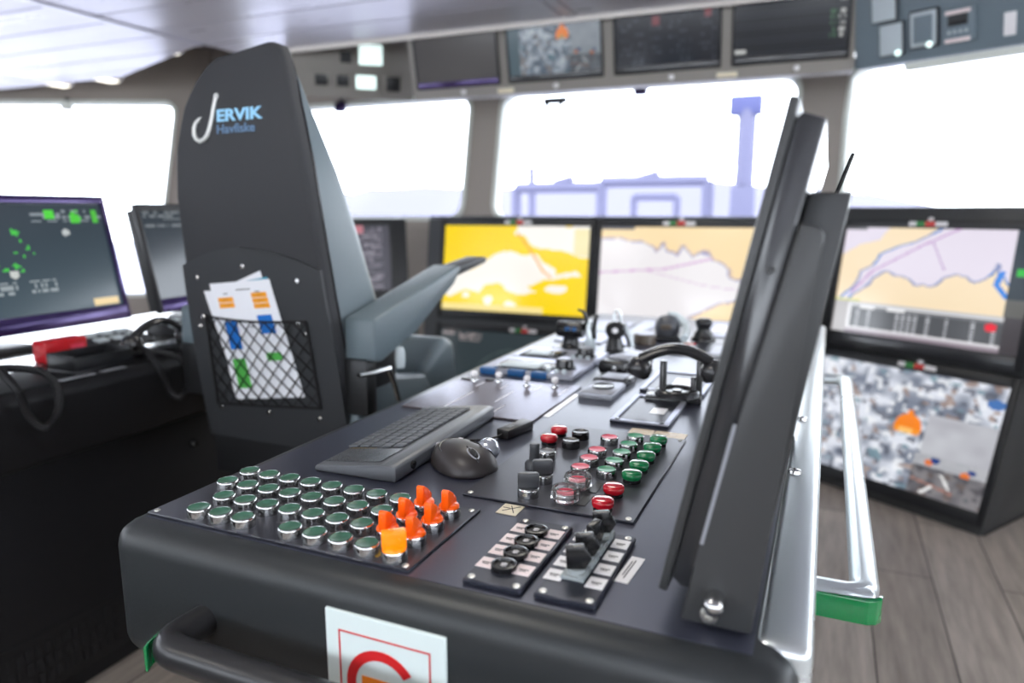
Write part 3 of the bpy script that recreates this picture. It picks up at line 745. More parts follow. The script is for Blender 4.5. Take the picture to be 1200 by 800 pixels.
# angled part of the desk left of it
root = thing('side_desk', 'charcoal angled desk section between the chair and the yellow monitor', 'desk', (-2.0, 3.31, 0), (0, 0, R(41)))
desk_prism(root, -.95, -.01, [(0, 0), (1.13 * SL, 1.13 * CL), (.36, 1.12), (.36, 0)], 'monitor_dark')
p = Vector((-2.0, 3.31, 0)) + Matrix.Rotation(R(41), 3, 'Z') @ Vector((-.335, .745 * SL, .745 * CL))
panel_monitor('status_monitor', 'small dark status screen with purple grey blocks just right of the chair back', .46, .345, pic_status, p, (R(-8), 0, R(41)), None, (.014, .014, .02, .014), .014, (70, 60))

# ------------------------------------------------------------------ right screen console
RB = R(-33.2); RO3 = Vector((.58, 2.905, 0)); RM = Matrix.Rotation(RB, 3, 'Z')
root = thing('screen_console', 'black screen console standing on the plank floor at the right', 'console', RO3, (0, 0, RB))
s18, c18 = math.sin(R(18)), math.cos(R(18))
ky, kz = .59 * s18, .59 * c18
m = MB(); m.prism([(0, 0), (ky, kz), (.62, kz), (.62, 0)], 0, -.86, 0, .01, 2); m.build('lower_housing', 'monitor_case', root)
uy = ky - math.tan(R(8)) * kz
m = MB(); m.prism([(ky, kz + .002), (uy + 1.185 * SL, 1.185 * CL), (.62, 1.17), (.62, kz + .002)], 0, -.83, .12, .008, 2); m.build('upper_housing', 'monitor_case', root)
m = MB(); m.box(-.86, 0, .02, .6, .0, .02); m.build('plinth', 'plinth_dark', root)
p = RO3 + RM @ Vector((-.3985, uy + .645 * SL, .645 * CL))
panel_monitor('route_monitor', 'right-hand monitor with a cream route chart above a grey table', .737, .452, pic_route, p, (R(-8), 0, RB), None, (.03, .03, .06, .034), .02, (150, 84), strip=-.02, lower='monitor_gloss')
p = RO3 + RM @ Vector((-.425, .083 * s18, .083 * c18))
panel_monitor('camera_monitor', 'low monitor near the floor showing camera pictures with an orange hood', .80, .465, pic_cctv, p, (R(-18), 0, RB), None, (.03, .026, .05, .04), .02, (150, 84), strip=.06)

# ------------------------------------------------------------------ control console
CR = (-.365, 1.5, 0); TOP = .80
con = thing('control_console', 'long black control console with silver right edge in the foreground', 'console', CR)
def cpart(m, name, mt=None, parent=con, **k): return m.shift(CR).build(name, mt, parent, **k)
m = MB(); m.box(-.748, .004, .535, 2.47, .632, TOP, .03, 6); cpart(m, 'body', 'console_black')
m = MB(); m.box(-.717, -.033, .567, 2.44, TOP - .002, TOP + .0006); cpart(m, 'top_plate', 'console_top')
m = MB(); m.box(-.69, -.05, .63, 2.4, 0.0, .634, .01); cpart(m, 'pedestal', 'plinth_dark')
m = MB(); m.box(-.034, .013, .585, 2.455, .60, TOP + .003, .011, 4); cpart(m, 'side_plate', 'steel', label='silver steel right side plate')
for y in (1.02, 1.3):
    m = MB(); m.lathe([(0, 0), (.009, 0), (.008, .004), (0, .006)], (-.02, y, TOP + .003), 14); cpart(m, 'screw', 'chrome')
# grab rails
def rail(name, pts_post0, corner0, corner1, post1, r, m1, green_pts, lab):
    m = MB(); P = []
    def rounded(a, c, b, q=.028, n=6):
        a, c, b = Vector(a), Vector(c), Vector(b); u = (a - c).normalized() * q; v = (b - c).normalized() * q
        return [tuple((c + u) * (1 - t) ** 2 + c * 2 * t * (1 - t) + (c + v) * t * t) for t in [i / n for i in range(n + 1)]]
    P = [pts_post0] + rounded(pts_post0, corner0, corner1) + rounded(corner0, corner1, post1) + [post1]
    m.tube(P, r, 14, flat=None if not isinstance(r, tuple) else r); o = cpart(m, name, m1, label=lab)
    g = MB(); g.prism(green_pts[0], 2, green_pts[1], green_pts[2], .004, 2); cpart(g, 'end_cap', 'rail_green', parent=o, label='glossy green rail end')
    return o
rail('grab_rail', (-.600, .540, .712), (-.604, .478, .712), (-.14, .478, .712), (-.14, .540, .712), (.017, .018), 'rail_black',
     ([(-.6212, .522), (-.6224, .495), (-.6185, .4765), (-.612, .4655), (-.6085, .4662), (-.6165, .4785), (-.6203, .495), (-.6195, .522)], .690, .717), 'black grab rail along the front edge')
rail('grab_rail', (.006, .812, .744), (.064, .812, .744), (.064, 1.93, .744), (.006, 1.93, .744), (.0155, .0135), 'steel',
     ([(.014, .7955), (.06, .7955), (.074, .8015), (.0785, .812), (.081, .812), (.0795, .8015), (.0745, .7945), (.066, .7905), (.014, .7905)], .724, .7515), 'silver grab rail along the right side')
m = MB(); m.box(.01, .074, .80, .826, .7345, .7555, .006, 3); cpart(m, 'rail_bracket', 'steel')

# ---- sign on the console front
sg = thing('sign_plate', 'white sign with a red framed C shaped letter on the console front', 'sign', (-.365, .534, .69))
m = MB(); m.box(-.068, .068, -.003, .001, -.052, .079, .001, 1); m.build('plate', 'sign_white', sg)
m = MB(); W = .052; T = .0016; y0, y1 = -.0036, -.003
for (a, b, c, d) in ((-W, W, .058, .058 + T), (-W, -W + T, -.05, .058), (W - T, W, -.05, .058)): m.box(a, b, y0, y1, c, d)
m.build('frame_line', 'print_red', sg)
m = MB(); n = 28; ro, ri = .041, .0305; A = [R(35) + (R(325) - R(35)) * i / n for i in range(n + 1)]
for a, b in zip(A, A[1:]):
    q = [(ro * math.cos(a), ro * math.sin(a)), (ro * math.cos(b), ro * math.sin(b)), (ri * math.cos(b), ri * math.sin(b)), (ri * math.cos(a), ri * math.sin(a))]
    m.prism([(x - .003, z + .006) for x, z in q], 1, y0, y1)
m.build('letter', 'print_red', sg, label='red C shaped letter')
m = MB(); m.box(-.026, .022, y0, y1, -.03, .016); m.build('bar', 'print_sign_orange', sg, label='orange bar inside the letter')

# ---- helpers for panels on the console
def panel(name, label, x0, x1, y0, y1, t, m1, group=None, screws=True, inset=.008, bev=.001, pattern=()):
    c = ((x0 + x1) / 2, (y0 + y1) / 2, TOP + .0006); r = thing(name, label, 'panel', c, group=group)
    w, h = (x1 - x0) / 2, (y1 - y0) / 2
    m = MB(); m.use(m1); m.box(-w, w, -h, h, 0, t, bev, 1)
    for (mm, a, b, d, e, hh) in pattern: m.use(mm); m.box(a - c[0], b - c[0], d - c[1], e - c[1], t - .0002, t + hh)
    m.build('plate', None, r)
    if screws:
        for sx in (-1, 1):
            for sy in (-1, 1):
                m = MB(); m.lathe([(.0038, 0), (.0035, .0010), (.0019, .0013), (.0016, .0007), (0, .0007)], (sx * (w - inset), sy * (h - inset), t), 12); m.build('screw', 'screw', r)
    return r, Vector((c[0], c[1], c[2])), t
BEZ = [(.0137, 0), (.0137, .0092), (.0133, .0112), (.0126, .0119), (.0122, .0108), (.0122, .0060)]
def push_button(root, pos, cap_mat, cap='flat', bezel='chrome', name='push_button', s=1.0, lab=None):
    """chrome ring with a coloured cap as its sub-part"""
    x, y, z = pos
    m = MB(); m.lathe([(r * s, h * s) for r, h in BEZ], seg=22); o = m.build(name, bezel, root, ang=50, label=lab); o.location = (x, y, z)
    prof = {'flat': [(.0121, .006), (.0121, .0110), (.0116, .0119), (.0106, .0118), (.0094, .0112), (0, .0107)],
            'dome': [(.0110, .006), (.0112, .0130), (.0100, .0150), (.0060, .0162), (0, .0166)]}[cap]
    m = MB(); m.lathe([(r * s, h * s) for r, h in prof], seg=22); m.build('cap', cap_mat, o, ang=50)
    return o
def mush_button(root, pos, cap_mat, lab=None, h=.014, r=.0148):
    x, y, z = pos
    m = MB(); m.lathe([(r * .86, 0), (r * .86, .006)], seg=22); o = m.build('push_button', 'cap_black', root, ang=50, label=lab); o.location = (x, y, z)
    m = MB(); m.lathe([(r * .9, .005), (r, .007), (r, h - .003), (r * .93, h - .0006), (r * .75, h + .0004), (0, h + .001)], seg=24); m.build('cap', cap_mat, o, ang=50)
    return o

# ---- 1: front left button panel
GX = lambda c: -.6879 + .0335 * c; GY = lambda r: .5874 + .0394 * r
bp, bc, bt = panel('button_panel', 'black panel at the front left with rows of green buttons and orange switches', -.721, -.360, .5712, .736, .003, 'panel_black', pattern=[('engraving', GX(c) - .006, GX(c) + .006, GY(r) - .0177, GY(r) - .0167, .0003) for c in range(9) for r in range(4)])
GX = lambda c: -.6879 + .0335 * c; GY = lambda r: .5874 + .0394 * r
loc = lambda x, y, c, t: (x - c.x, y - c.y, t)
first = None
for c in range(9):
    for r in range(4):
        if (c == 0 and r < 2) or (c == 4 and r == 0) or (c == 8 and r > 0): continue
        p = loc(GX(c), GY(r), bc, bt)
        if first is None: first = push_button(bp, p, 'cap_green_dark')
        else:
            o = copy_part(first, bp); o.location = p
def orange_switch(p, rot, m1, lab):
    m = MB(); m.lathe([(.0137, 0), (.0137, .0085), (.0130, .0105), (.0100, .0105)], seg=22); o = m.build('selector_switch', 'chrome', bp, ang=50, label=lab); o.location = p; o.rotation_euler = (0, 0, rot)
    m = MB(); m.lathe([(.0122, .0095), (.0122, .0125), (.0108, .0142), (0, .0145)], seg=22)
    if m1 == 'amber_lit': m.box(-.0055, .0055, -.0125, .0125, .012, .0315, .0015, 2)
    else: m.prism([(-.0125, .012), (.0125, .012), (.0125, .0185), (.002, .0285), (-.0075, .0345), (-.0115, .033)], 0, -.0046, .0046, .0014, 2)
    m.build('knob', m1, o, ang=50)
for (c, r, a) in ((8, 1, -36), (8, 2, -36), (8, 3, -36), (9, 1, -34), (9, 2, -36), (9, 3, -36)):
    orange_switch(loc(GX(c), GY(r), bc, bt), R(a + 40), 'orange', None)
orange_switch(loc(GX(9), GY(0), bc, bt), R(-48), 'amber_lit', 'amber lit selector switch')
m = MB(); m.box(GX(8) + .012 - bc.x, GX(8) + .016 - bc.x, .583 - bc.y, .603 - bc.y, bt, bt + .0004); m.build('marker', 'yellow_line', bp, label='short yellow marker line')

# ---- 2: middle switch panel
sp, sc, st = panel('switch_panel', 'black panel of red, green and clear buttons right of the mouse', -.403, -.182, .771, 1.106, .003, 'panel_black', pattern=[('monitor_dark', -.2585, -.2475, y - .018, y + .018, .0008) for y in (.856, .811)])
S_ = lambda x, y: loc(x, y, sc, st)
for (x, y) in ((-.372, 1.047), (-.372, 1.001)): mush_button(sp, S_(x, y), 'cap_red', 'small red button', .014, .0135)
for (x, y) in ((-.225, .840), (-.225, .792)): mush_button(sp, S_(x, y), 'cap_red', 'glossy red button', .0145, .0135)
for (x, y) in ((-.336, 1.046), (-.336, .999)): push_button(sp, S_(x, y), 'cap_black', 'flat', 'cap_black', lab='black button')
push_button(sp, S_(-.351, .937), 'cap_grey', 'flat', 'chrome', lab='grey button')
for y in (1.060, 1.018, .978, .938, .899): push_button(sp, S_(-.2515, y), 'cap_green_light', 'flat', lab='green button with chrome ring')
for y in (1.060, 1.019, .978, .936, .896): mush_button(sp, S_(-.216, y), 'cap_green', 'glossy green button', .0145, .0137)
for y in (1.038, .974, .935, .896): push_button(sp, S_(-.287, y), 'cap_pink', 'flat', lab='pink button with chrome ring')
m = MB(); m.lathe([(.0135, 0), (.0135, .008), (.0105, .012), (.0075, .013), (.0068, .03), (.0074, .034), (.006, .036), (0, .0365)], seg=20); o = m.build('joystick', 'lever_grey', sp, ang=50); o.location = S_(-.353, .893)
for (x, y) in ((-.324, .849), (-.323, .797)):
    m = MB(); m.lathe([(r, h) for r, h in BEZ[:4]] + [(0, .0118)], seg=22); o = m.build('selector_switch', 'chrome', sp, ang=50, label='black paddle switch with chrome base'); o.location = S_(x, y); o.rotation_euler = (0, 0, R(26))
    m = MB(); m.prism([(-.0135, .0118), (.0135, .0118), (.0135, .0285), (.011, .0305), (-.011, .0305), (-.0135, .0285)], 1, -.004, .004, .001, 2); m.build('paddle', 'lever_grey', o)
for y in (.848, .801):
    o = push_button(sp, S_(-.275, y), 'cap_pink', 'flat', lab='pink button under a clear guard')
    m = MB(); ring = []
    prof = [(.0150, 0), (.0185, .004), (.0185, .014), (.0165, .018), (.0135, .018), (.0145, .014), (.0145, .001)]
    m.lathe(prof, seg=12); g = m.build('guard', 'clear_plastic', o, ang=20, label='clear faceted plastic guard')
    g.location = (0, 0, .0004)

# ---- 3: key switch panel, 4: rotary panel
kp, kc, kt = panel('key_switch_panel', 'small panel with four black round key switches between white labels', -.302, -.2405, .5745, .7275, .006, 'panel_navy', inset=.007, bev=.0015)
rp, rc, rt = panel('paddle_switch_panel', 'small panel with four black paddle knobs between white labels', -.2285, -.169, .5765, .7295, .006, 'panel_navy', inset=.007, bev=.0015)
for y in (.6945, .6655, .637, .6075):
    m = MB(); m.lathe([(.0125, 0), (.0132, .003), (.0128, .006), (.0105, .0065), (.0095, .004), (0, .004)], seg=22); o = m.build('key_switch', 'cap_black', kp, ang=50); o.location = loc(-.272, y, kc, kt)
    m = MB()
    for a in (R(90), R(40), R(140)): m.box(-.0008, .0008, 0, .007, .0042, .005, mtx=Matrix.Rotation(a - R(90), 4, 'Z') @ Matrix.Translation((0, -.0035, 0)))
    m.build('arrow_mark', 'label_white', o)
def labels(root, c, t, xs, ys, m1):
    for x in xs:
        for y in ys:
            m = MB(); m.use(m1); m.box(-.0088, .0088, -.0105, .0105, 0, .0008, .0003, 1)
            m.use('ink'); m.box(-.005, .005, -.0006, .0006, .0008, .0011); m.box(-.004, .003, -.0035, -.0025, .0008, .0011)
            o = m.build('label', None, root); o.location = loc(x, y, c, t)
labels(kp, kc, kt, (-.2935 + .001, -.2525), (.6995, .6710, .6425, .6120), 'label_pink')
labels(rp, rc, rt, (-.2215, -.1795), (.7050, .6750, .6450, .6160), 'label_white')
for i, (y, a) in enumerate(((.711, 20), (.682, 75), (.652, 18), (.623, 22))):
    m = MB(); m.box(-.013, .011, -.0125, .0125, 0, .004, .001, 1); m.box(.004, .011, -.0125, .0125, .004, .0065, .001, 1); m.lathe([(.0095, .004), (.0085, .0085), (0, .0085)], seg=18)
    o = m.build('paddle_switch', 'grey_plastic_clear', rp, ang=40); o.location = loc(-.2015, y, rc, rt)
    m = MB(); m.prism([(-.010, .0085), (.008, .0085), (.0145, .019), (.0065, .0325), (-.0115, .0305)], 1, -.0042, .0042, .0012, 2, mtx=Matrix.Rotation(R(a), 4, 'Z')); m.build('paddle', 'cap_black', o)

# ---- loose labels on the console top
def sticker(label, x0, x1, y0, y1, m1, rot=0, marks=(), name='label', t=.0008, mm='ink'):
    c = ((x0 + x1) / 2, (y0 + y1) / 2, TOP + .0007); w, h = (x1 - x0) / 2, (y1 - y0) / 2
    m = MB(); m.use(m1); m.box(-w, w, -h, h, 0, t)
    m.use(mm)
    for (a, b) in marks:
        a, b = Vector((a[0] * w, a[1] * h, 0)), Vector((b[0] * w, b[1] * h, 0)); d = b - a
        m.box(0, d.length, -.0005, .0005, t, t + .0003, mtx=Matrix.Translation(a) @ Matrix.Rotation(math.atan2(d.y, d.x), 4, 'Z'))
    o = m.build(name, None); o.location = c; o.rotation_euler = (0, 0, rot); return tag(o, label, 'label')
sticker('cream label with a crossed mark on the console beside the front of the middle panel', -.342, -.316, .7395, .7685, 'label_cream', 0, (((-.6, -.5), (.7, .8)), ((-.2, .7), (.6, -.6)), ((-.8, .2), (-.1, .2))))
sticker('white tag right of the paddle knob panel', -.1695 + .003, -.1525, .6375, .694, 'label_white', R(-4), (((0, -.7), (0, .7)), ((-.4, -.5), (-.4, .6))))
sticker('left tan label behind the green buttons of the middle panel', -.277, -.2385, 1.109, 1.141, 'label_tan', 0, (((-.7, .2), (.5, .3)), ((-.7, -.2), (.2, -.2))), mm='label_white')
sticker('right tan label behind the green buttons of the middle panel', -.237, -.186, 1.109, 1.141, 'label_tan', R(-2), (((-.7, .2), (.5, .3)), ((-.7, -.2), (.4, -.2))), mm='label_white')

# ---- keyboard
kb = thing('keyboard', 'slim dark grey keyboard with touchpad lying on the console', 'keyboard', (-.572, .935, TOP + .0007), (0, 0, R(1.5)))
def kslope(x): return .010 + .012 * (x + .065) / .13
m = MB(); m.prism([(-.064, 0), (.064, 0), (.066, .006), (.066, .021), (.058, .0235), (.042, .0215), (-.060, .0095), (-.065, .006)], 1, -.165, .165, .003, 2); m.build('body', 'keyboard_body', kb)
m = MB(); m.prism([(-.056, .0115), (.034, .0220), (.034, .0212), (-.056, .0104)], 1, -.150, -.092, .0004, 1); m.build('touchpad', 'touchpad', kb)
m = MB(); m.box(-.054, -.0535 + .045, -.0935, -.0925, .0118, .0122)
for v in m.bm.verts: v.co.z = .0118 + .0107 / .09 * (v.co.x + .056)
m.build('yellow_line', 'yellow_line', kb, label='thin yellow line beside the touchpad')
m = MB(); m.lathe([(0, 0), (.006, 0), (.006, .002), (.0045, .003), (0, .003)], seg=14, mtx=Matrix.Translation((.066, -.12, .012)) @ Matrix.Rotation(R(90), 4, 'Y')); m.build('power_switch', 'cap_black', kb)
for r in range(5):
    for k in range(14):
        m = MB(); x = -.054 + r * .0188; z = .0105 + .0107 / .09 * (x + .056)
        m.box(-.0082, .0082, -.0070, .0070, 0, .0032, .0012, 2, mtx=Matrix.Rotation(R(-6.7), 4, 'Y')); o = m.build('key', 'key_cap', kb); o.location = (x + .001, -.080 + k * .0163 + (r % 3) * .002, z)

# ---- trackball mouse
ms = thing('mouse', 'dark grey trackball mouse beside the keyboard', 'mouse', (-.452, .866, TOP + .0007), (0, 0, R(-31)))
def mouse_ring(z, sx, sy, dx, dy):
    out = []
    for k in range(32):
        a = 2 * PI * k / 32; c, s = math.cos(a), math.sin(a)
        rx = .056 * (1 if c > 0 else 1.0); ry = .040 + (.007 * c if s > 0 else .004 * c)
        out.append((dx + sx * rx * (abs(c) ** .85) * (1 if c > 0 else -1), dy + sy * ry * (abs(s) ** .85) * (1 if s > 0 else -1), z))
    return out
def mouse_body():
    zs = [0, .002, .006, .012, .018, .0235, .028, .0315, .0338, .0348]
    sc_ = [.95, 1.0, 1.0, .975, .92, .835, .71, .54, .33, .10]
    return [mouse_ring(z, s, s * (1 - .1 * i / 9), -.008 * (i / 9) ** 2, .002 * i / 9) for i, (z, s) in enumerate(zip(zs, sc_))]
m = MB(); m.loft(mouse_body()); bmesh.ops.recalc_face_normals(m.bm, faces=m.bm.faces[:]); MBV = BVHTree.FromBMesh(m.bm); m.build('body', 'mouse_body', ms, ang=60)
def mtop(x, y): # height of the body top
    h = MBV.ray_cast(Vector((x, y, .2)), Vector((0, 0, -1)))[0]
    return h.z if h else .004
def seam(name, pts, r=.0011, m1='cap_black'):
    m = MB(); m.tube([(x, y, mtop(x, y) + .0001) for x, y in pts], r, 6); return m.build(name, m1, ms)
seam('button_seam', [(.014 + .0038 * i, -.001 - .0003 * i) for i in range(10)])
seam('shell_seam', [(-.006 + .030 * math.cos(a), .002 + .030 * math.sin(a)) for a in [R(95 + 10 * i) for i in range(18)]])
seam('button_seam', [(-.004 + .003 * i, .016 + .0012 * i) for i in range(14)])
m = MB(); m.lathe([(.0045, -.003), (.0075, -.0022), (.0085, 0), (.0075, .0022), (.0045, .003)], seg=20, mtx=Matrix.Translation((.032, -.002, mtop(.032, -.002) - .0025)) @ Matrix.Rotation(R(90), 4, 'X')); m.build('wheel', 'mouse_dark', ms)
m = MB(); m.tube([(.032 + .0115 * math.cos(a), -.002 + .0058 * math.sin(a), mtop(.032 + .0115 * math.cos(a), -.002 + .0058 * math.sin(a))) for a in [2 * PI * k / 20 for k in range(20)]], .0012, 6, closed=True); m.build('wheel_surround', 'device_grey', ms)
m = MB(); m.lathe([(0, -.017)] + [(.017 * math.cos(a), .017 * math.sin(a)) for a in [R(-75 + 15 * i) for i in range(11)]] + [(0, .017)], (.012, .036, .021), 22); m.build('trackball', 'silver_ball', ms, ang=80, label='silver thumb ball')
m = MB(); m.box(-.0045, .0045, -.004, .004, -.0004, .0004, .0002, 1, mtx=Matrix.Translation((-.046, -.012, .022)) @ Matrix.Rotation(R(-62), 4, 'Y')); m.build('tag', 'label_white', ms)
m = MB(); m.tube([(-.028 + .0022 * i, .012 + .001 * i, mtop(-.028 + .0022 * i, .012 + .001 * i) + .0002) for i in range(4)], .0009, 6); m.build('logo', 'label_white', ms)

# ---- small black box with a cable
db = thing('usb_hub', 'small black box with a short cable behind the mouse', 'hub', (-.4435, 1.037, TOP + .0007), (0, 0, R(-12)))
m = MB(); m.box(-.0115, .0115, -.036, .036, 0, .0155, .002, 2); m.build('housing', 'mouse_dark', db)
m = MB(); m.tube([(0, -.036, .008), (-.002, -.046, .006), (-.012, -.06, .003), (-.03, -.072, .002), (-.05, -.085, .002)], .0018, 8); m.build('cable', 'cord', db)
m = MB(); m.box(-.004, .004, -.02, -.006, .0155, .0158); m.build('marking', 'engraving', db)

# ---- toggle panel (large brownish plate)
tp, tc_, tt = panel('toggle_panel', 'large brownish flat panel with four small white toggles behind the keyboard', -.700, -.440, 1.102, 1.374, .003, 'panel_brown', screws=False,
    pattern=[('label_white', x - .001, x + .001, a, b, .0004) for (x, a, b) in ((-.526, 1.112, 1.18), (-.552, 1.195, 1.28), (-.624, 1.13, 1.25), (-.585, 1.29, 1.33), (-.515, 1.29, 1.34), (-.46, 1.29, 1.34), (-.64, 1.29, 1.33))]
    + [('cap_black', a, b, y - .006, y + .006, .003) for (a, b, y) in ((-.698, -.667, 1.343), (-.645, -.63, 1.352))])
for (x, y) in ((-.664, 1.333), (-.613, 1.345), (-.546, 1.337), (-.489, 1.347)):
    m = MB(); m.lathe([(.008, 0), (.0075, .003), (.0035, .004), (.003, .009)], seg=14); o = m.build('toggle', 'chrome', tp); o.location = loc(x, y, tc_, tt)
    m = MB(); m.lathe([(.003, .008), (.0068, .011), (.0078, .015), (.0060, .020), (0, .022)], seg=14); m.build('tip', 'label_white', o)
sticker('narrow white label strip along the right edge of the brownish panel', -.4375, -.426, 1.146, 1.320, 'label_white')

# ---- two device panels with blue edge and dark knobs
def device_panel(label, x0, x1, y0, y1, pad, knob, blue):
    r, c, t = panel('device_panel', label, x0, x1, y0, y1, .012, 'panel_grey', screws=False, bev=.002)
    m = MB(); m.box(pad[0] - c.x, pad[1] - c.x, pad[2] - c.y, pad[3] - c.y, t, t + .006, .002); m.build('display', 'device_pale', r, label='pale rectangular display')
    m = MB(); m.box(pad[0] - .012 - c.x, pad[1] + .03 - c.x, pad[2] - .012 - c.y, pad[3] + .02 - c.y, t, t + .0025, .001); m.build('display_frame', 'cap_black', r)
    m = MB(); m.lathe([(.026, 0), (.026, .004), (.021, .005), (.019, .019), (.016, .021), (0, .021)], seg=24); o = m.build('knob', 'cap_black', r, ang=40); o.location = loc(knob[0], knob[1], c, t)
    m = MB(); m.lathe([(.016, .021), (.014, .023), (0, .0235)], seg=24); m.build('knob_cap', 'device_grey', o)
    for k in range(3):
        m = MB(); m.lathe([(.0055, 0), (.0055, .006), (.004, .008), (0, .008)], seg=12); o = m.build('button', 'device_pale', r); o.location = loc(knob[0] - .02 + .018 * k, y0 + .018, c, t)
    if blue:
        for (a, b) in blue:
            m = MB(); m.box(a - c.x, b - c.x, y0 - .005 - c.y, y0 + .016 - c.y, .000, t + .0015, .001); m.build('edge_strip', 'tape_blue', r, label='bright blue edge strip')
    return r
device_panel('grey device panel with bright blue front strips and a dark knob', -.695, -.475, 1.420, 1.572, (-.655, -.566, 1.445, 1.495), (-.517, 1.487), ((-.692, -.655), (-.625, -.585), (-.57, -.535)))
device_panel('grey device panel with a dark knob just behind the blue striped one', -.685, -.475, 1.580, 1.700, (-.655, -.598, 1.592, 1.636), (-.515, 1.632), None)
sticker('white strip on the left edge of the console beside the blue striped device', -.712, -.699, 1.494, 1.584, 'label_white')

# ---- control levers and knobs at the far end of the console
def base_plate(r, w, h, t, m1, bev=.003): m = MB(); m.box(-w, w, -h, h, 0, t, bev); m.build('base', m1, r)
lv = thing('control_lever', 'black lever with a horizontal drum and curved arms at the far console', 'lever', (-.598, 1.765, TOP + .0007)); lv.scale = (.74, .74, .70)
base_plate(lv, .055, .055, .010, 'cap_black')
m = MB(); m.lathe([(.036, .010), (.030, .020), (.026, .05), (.03, .06), (0, .062)], seg=20); m.build('column', 'cap_black', lv)
m = MB(); m.lathe([(0, -.048), (.026, -.048), (.03, -.04), (.03, .04), (.026, .048), (0, .048)], seg=24, mtx=Matrix.Translation((0, 0, .075)) @ Matrix.Rotation(R(90), 4, 'Y')); m.build('drum', 'cap_black', lv)
m = MB(); m.box(-.012, .006, -.0335, -.028, .075, .088, .002); m.box(.014, .03, -.0335, -.028, .075, .088, .002); m.build('lamp', 'tape_blue', lv, label='small bluish indicator lamps')
m = MB(); m.tube([(.052, 0, .075), (.058, 0, .10), (.056, -.004, .125), (.046, -.008, .146), (.028, -.01, .152)], [.009, .008, .007, .006, .0045], 10); m.build('arm', 'cap_black', lv)
m = MB(); m.tube([(.075, 0, .03), (.066, 0, .06), (.064, 0, .09), (.072, 0, .112)], [.012, .011, .01, .007], 10); m.build('arm', 'steel', lv, label='pale metal arm')
m = MB(); m.tube([(.086, 0, .045), (.083, 0, .08), (.088, 0, .118), (.098, 0, .136)], [.009, .009, .008, .005], 10); m.build('arm', 'cap_black', lv)
m = MB(); m.box(.056, .088, -.02, .02, 0, .046, .006); m.build('arm_mount', 'device_pale', lv)
lv = thing('control_lever', 'black lever with a round dial and white centre at the far console', 'lever', (-.487, 1.79, TOP + .0007), (0, 0, R(16))); lv.scale = (.72, .72, .68)
base_plate(lv, .033, .045, .008, 'cap_black')
m = MB(); m.lathe([(.033, .008), (.030, .02), (.024, .05), (.02, .062), (0, .064)], seg=20); m.build('column', 'cap_black', lv)
m = MB(); m.lathe([(0, -.018), (.030, -.018), (.034, -.014), (.034, .014), (.03, .018), (0, .018)], seg=28, mtx=Matrix.Translation((0, -.012, .082)) @ Matrix.Rotation(R(90), 4, 'X')); m.build('dial', 'cap_black', lv)
m = MB(); m.lathe([(0, 0), (.011, 0), (.010, .003), (0, .004)], seg=18, mtx=Matrix.Translation((0, -.030, .082)) @ Matrix.Rotation(R(90), 4, 'X')); m.build('dial_centre', 'label_white', lv, label='white dial centre')
m = MB(); m.tube([(-.004, .01, .108), (-.004, .012, .14), (.002, .012, .152), (.012, .012, .152), (.018, .012, .14), (.02, .012, .105)], .0048, 10); m.build('handle_loop', 'steel', lv)
m = MB(); m.tube([(.03, .01, .10), (.036, .02, .075), (.052, .03, .045), (.06, .03, .01)], [.012, .013, .014, .012], 10); m.build('arm', 'steel', lv)
lv = thing('control_lever', 'dark domed lever head with a pale curved handle at the far end of the console', 'lever', (-.400, 2.03, TOP + .0007), (0, 0, R(18))); lv.scale = (.9, .9, .85)
base_plate(lv, .05, .05, .012, 'cap_black')
m = MB(); m.lathe([(.036, .012), (.040, .035), (.038, .055), (.026, .074), (0, .081)], seg=24); m.build('head', 'cap_grey', lv, ang=60)
m = MB(); m.box(-.026, .008, -.043, -.03, .035, .052, .005); m.build('front_window', 'puck_brown', lv)
m = MB(); m.tube([(.0, .012, .080), (.024, .01, .076), (.044, 0, .060), (.054, -.02, .044), (.050, -.06, .032), (.038, -.11, .026), (.034, -.13, .024)], [.008, .012, .013, .013, .0125, .0125, .0115], 12); m.build('handle', 'device_pale', lv)
k = thing('rotary_control', 'low brownish black puck knob in the middle of the far console', 'knob', (-.440, 1.925, TOP + .0007))
m = MB(); m.lathe([(.03, 0), (.030, .020), (.027, .026)], seg=24); m.build('body', 'puck_brown', k, ang=40)
m = MB(); m.lathe([(.027, .026), (.026, .029), (0, .030)], seg=24); m.build('cap', 'device_grey', k)
k = thing('rotary_control', 'tall black two-tiered knob at the far right of the console', 'knob', (-.300, 2.03, TOP + .0007)); k.scale = (.8, .8, .72)
m = MB(); m.lathe([(.042, 0), (.042, .008), (.034, .018), (.030, .035)], seg=24); m.build('collar', 'cap_black', k, ang=40)
m = MB(); m.lathe([(.026, .035), (.022, .048), (.026, .058), (.030, .072), (.027, .083), (.018, .088), (0, .089)], seg=24); m.build('grip', 'cap_black', k, ang=50)
def far_panel(label, x0, x1, y0, y1, m1, mk=()):
    r, c, t = panel('instrument_board', label, x0, x1, y0, y1, .004, m1, screws=True, bev=.001)
    for (a, b, d, e, mm) in mk:
        m = MB(); m.box(a - c.x, b - c.x, d - c.y, e - c.y, t, t + .002, .0005, 1); m.build('display' if mm != 'cap_red' else 'marker', mm, r)
far_panel('pale grey control panel behind the drum lever at the far left of the console', -.680, -.545, 1.860, 2.26, 'panel_grey', ((-.65, -.58, 2.05, 2.15, 'device_pale'),))
far_panel('pale grey control panel behind the lever with the round dial', -.530, -.475, 1.86, 2.32, 'panel_grey', ((-.52, -.485, 2.0, 2.2, 'device_pale'),))
far_panel('pale grey control panel at the far right end of the console', -.330, -.12, 2.10, 2.38, 'panel_grey', ((-.30, -.24, 2.16, 2.3, 'label_white'), (-.2, -.15, 2.16, 2.3, 'label_white')))
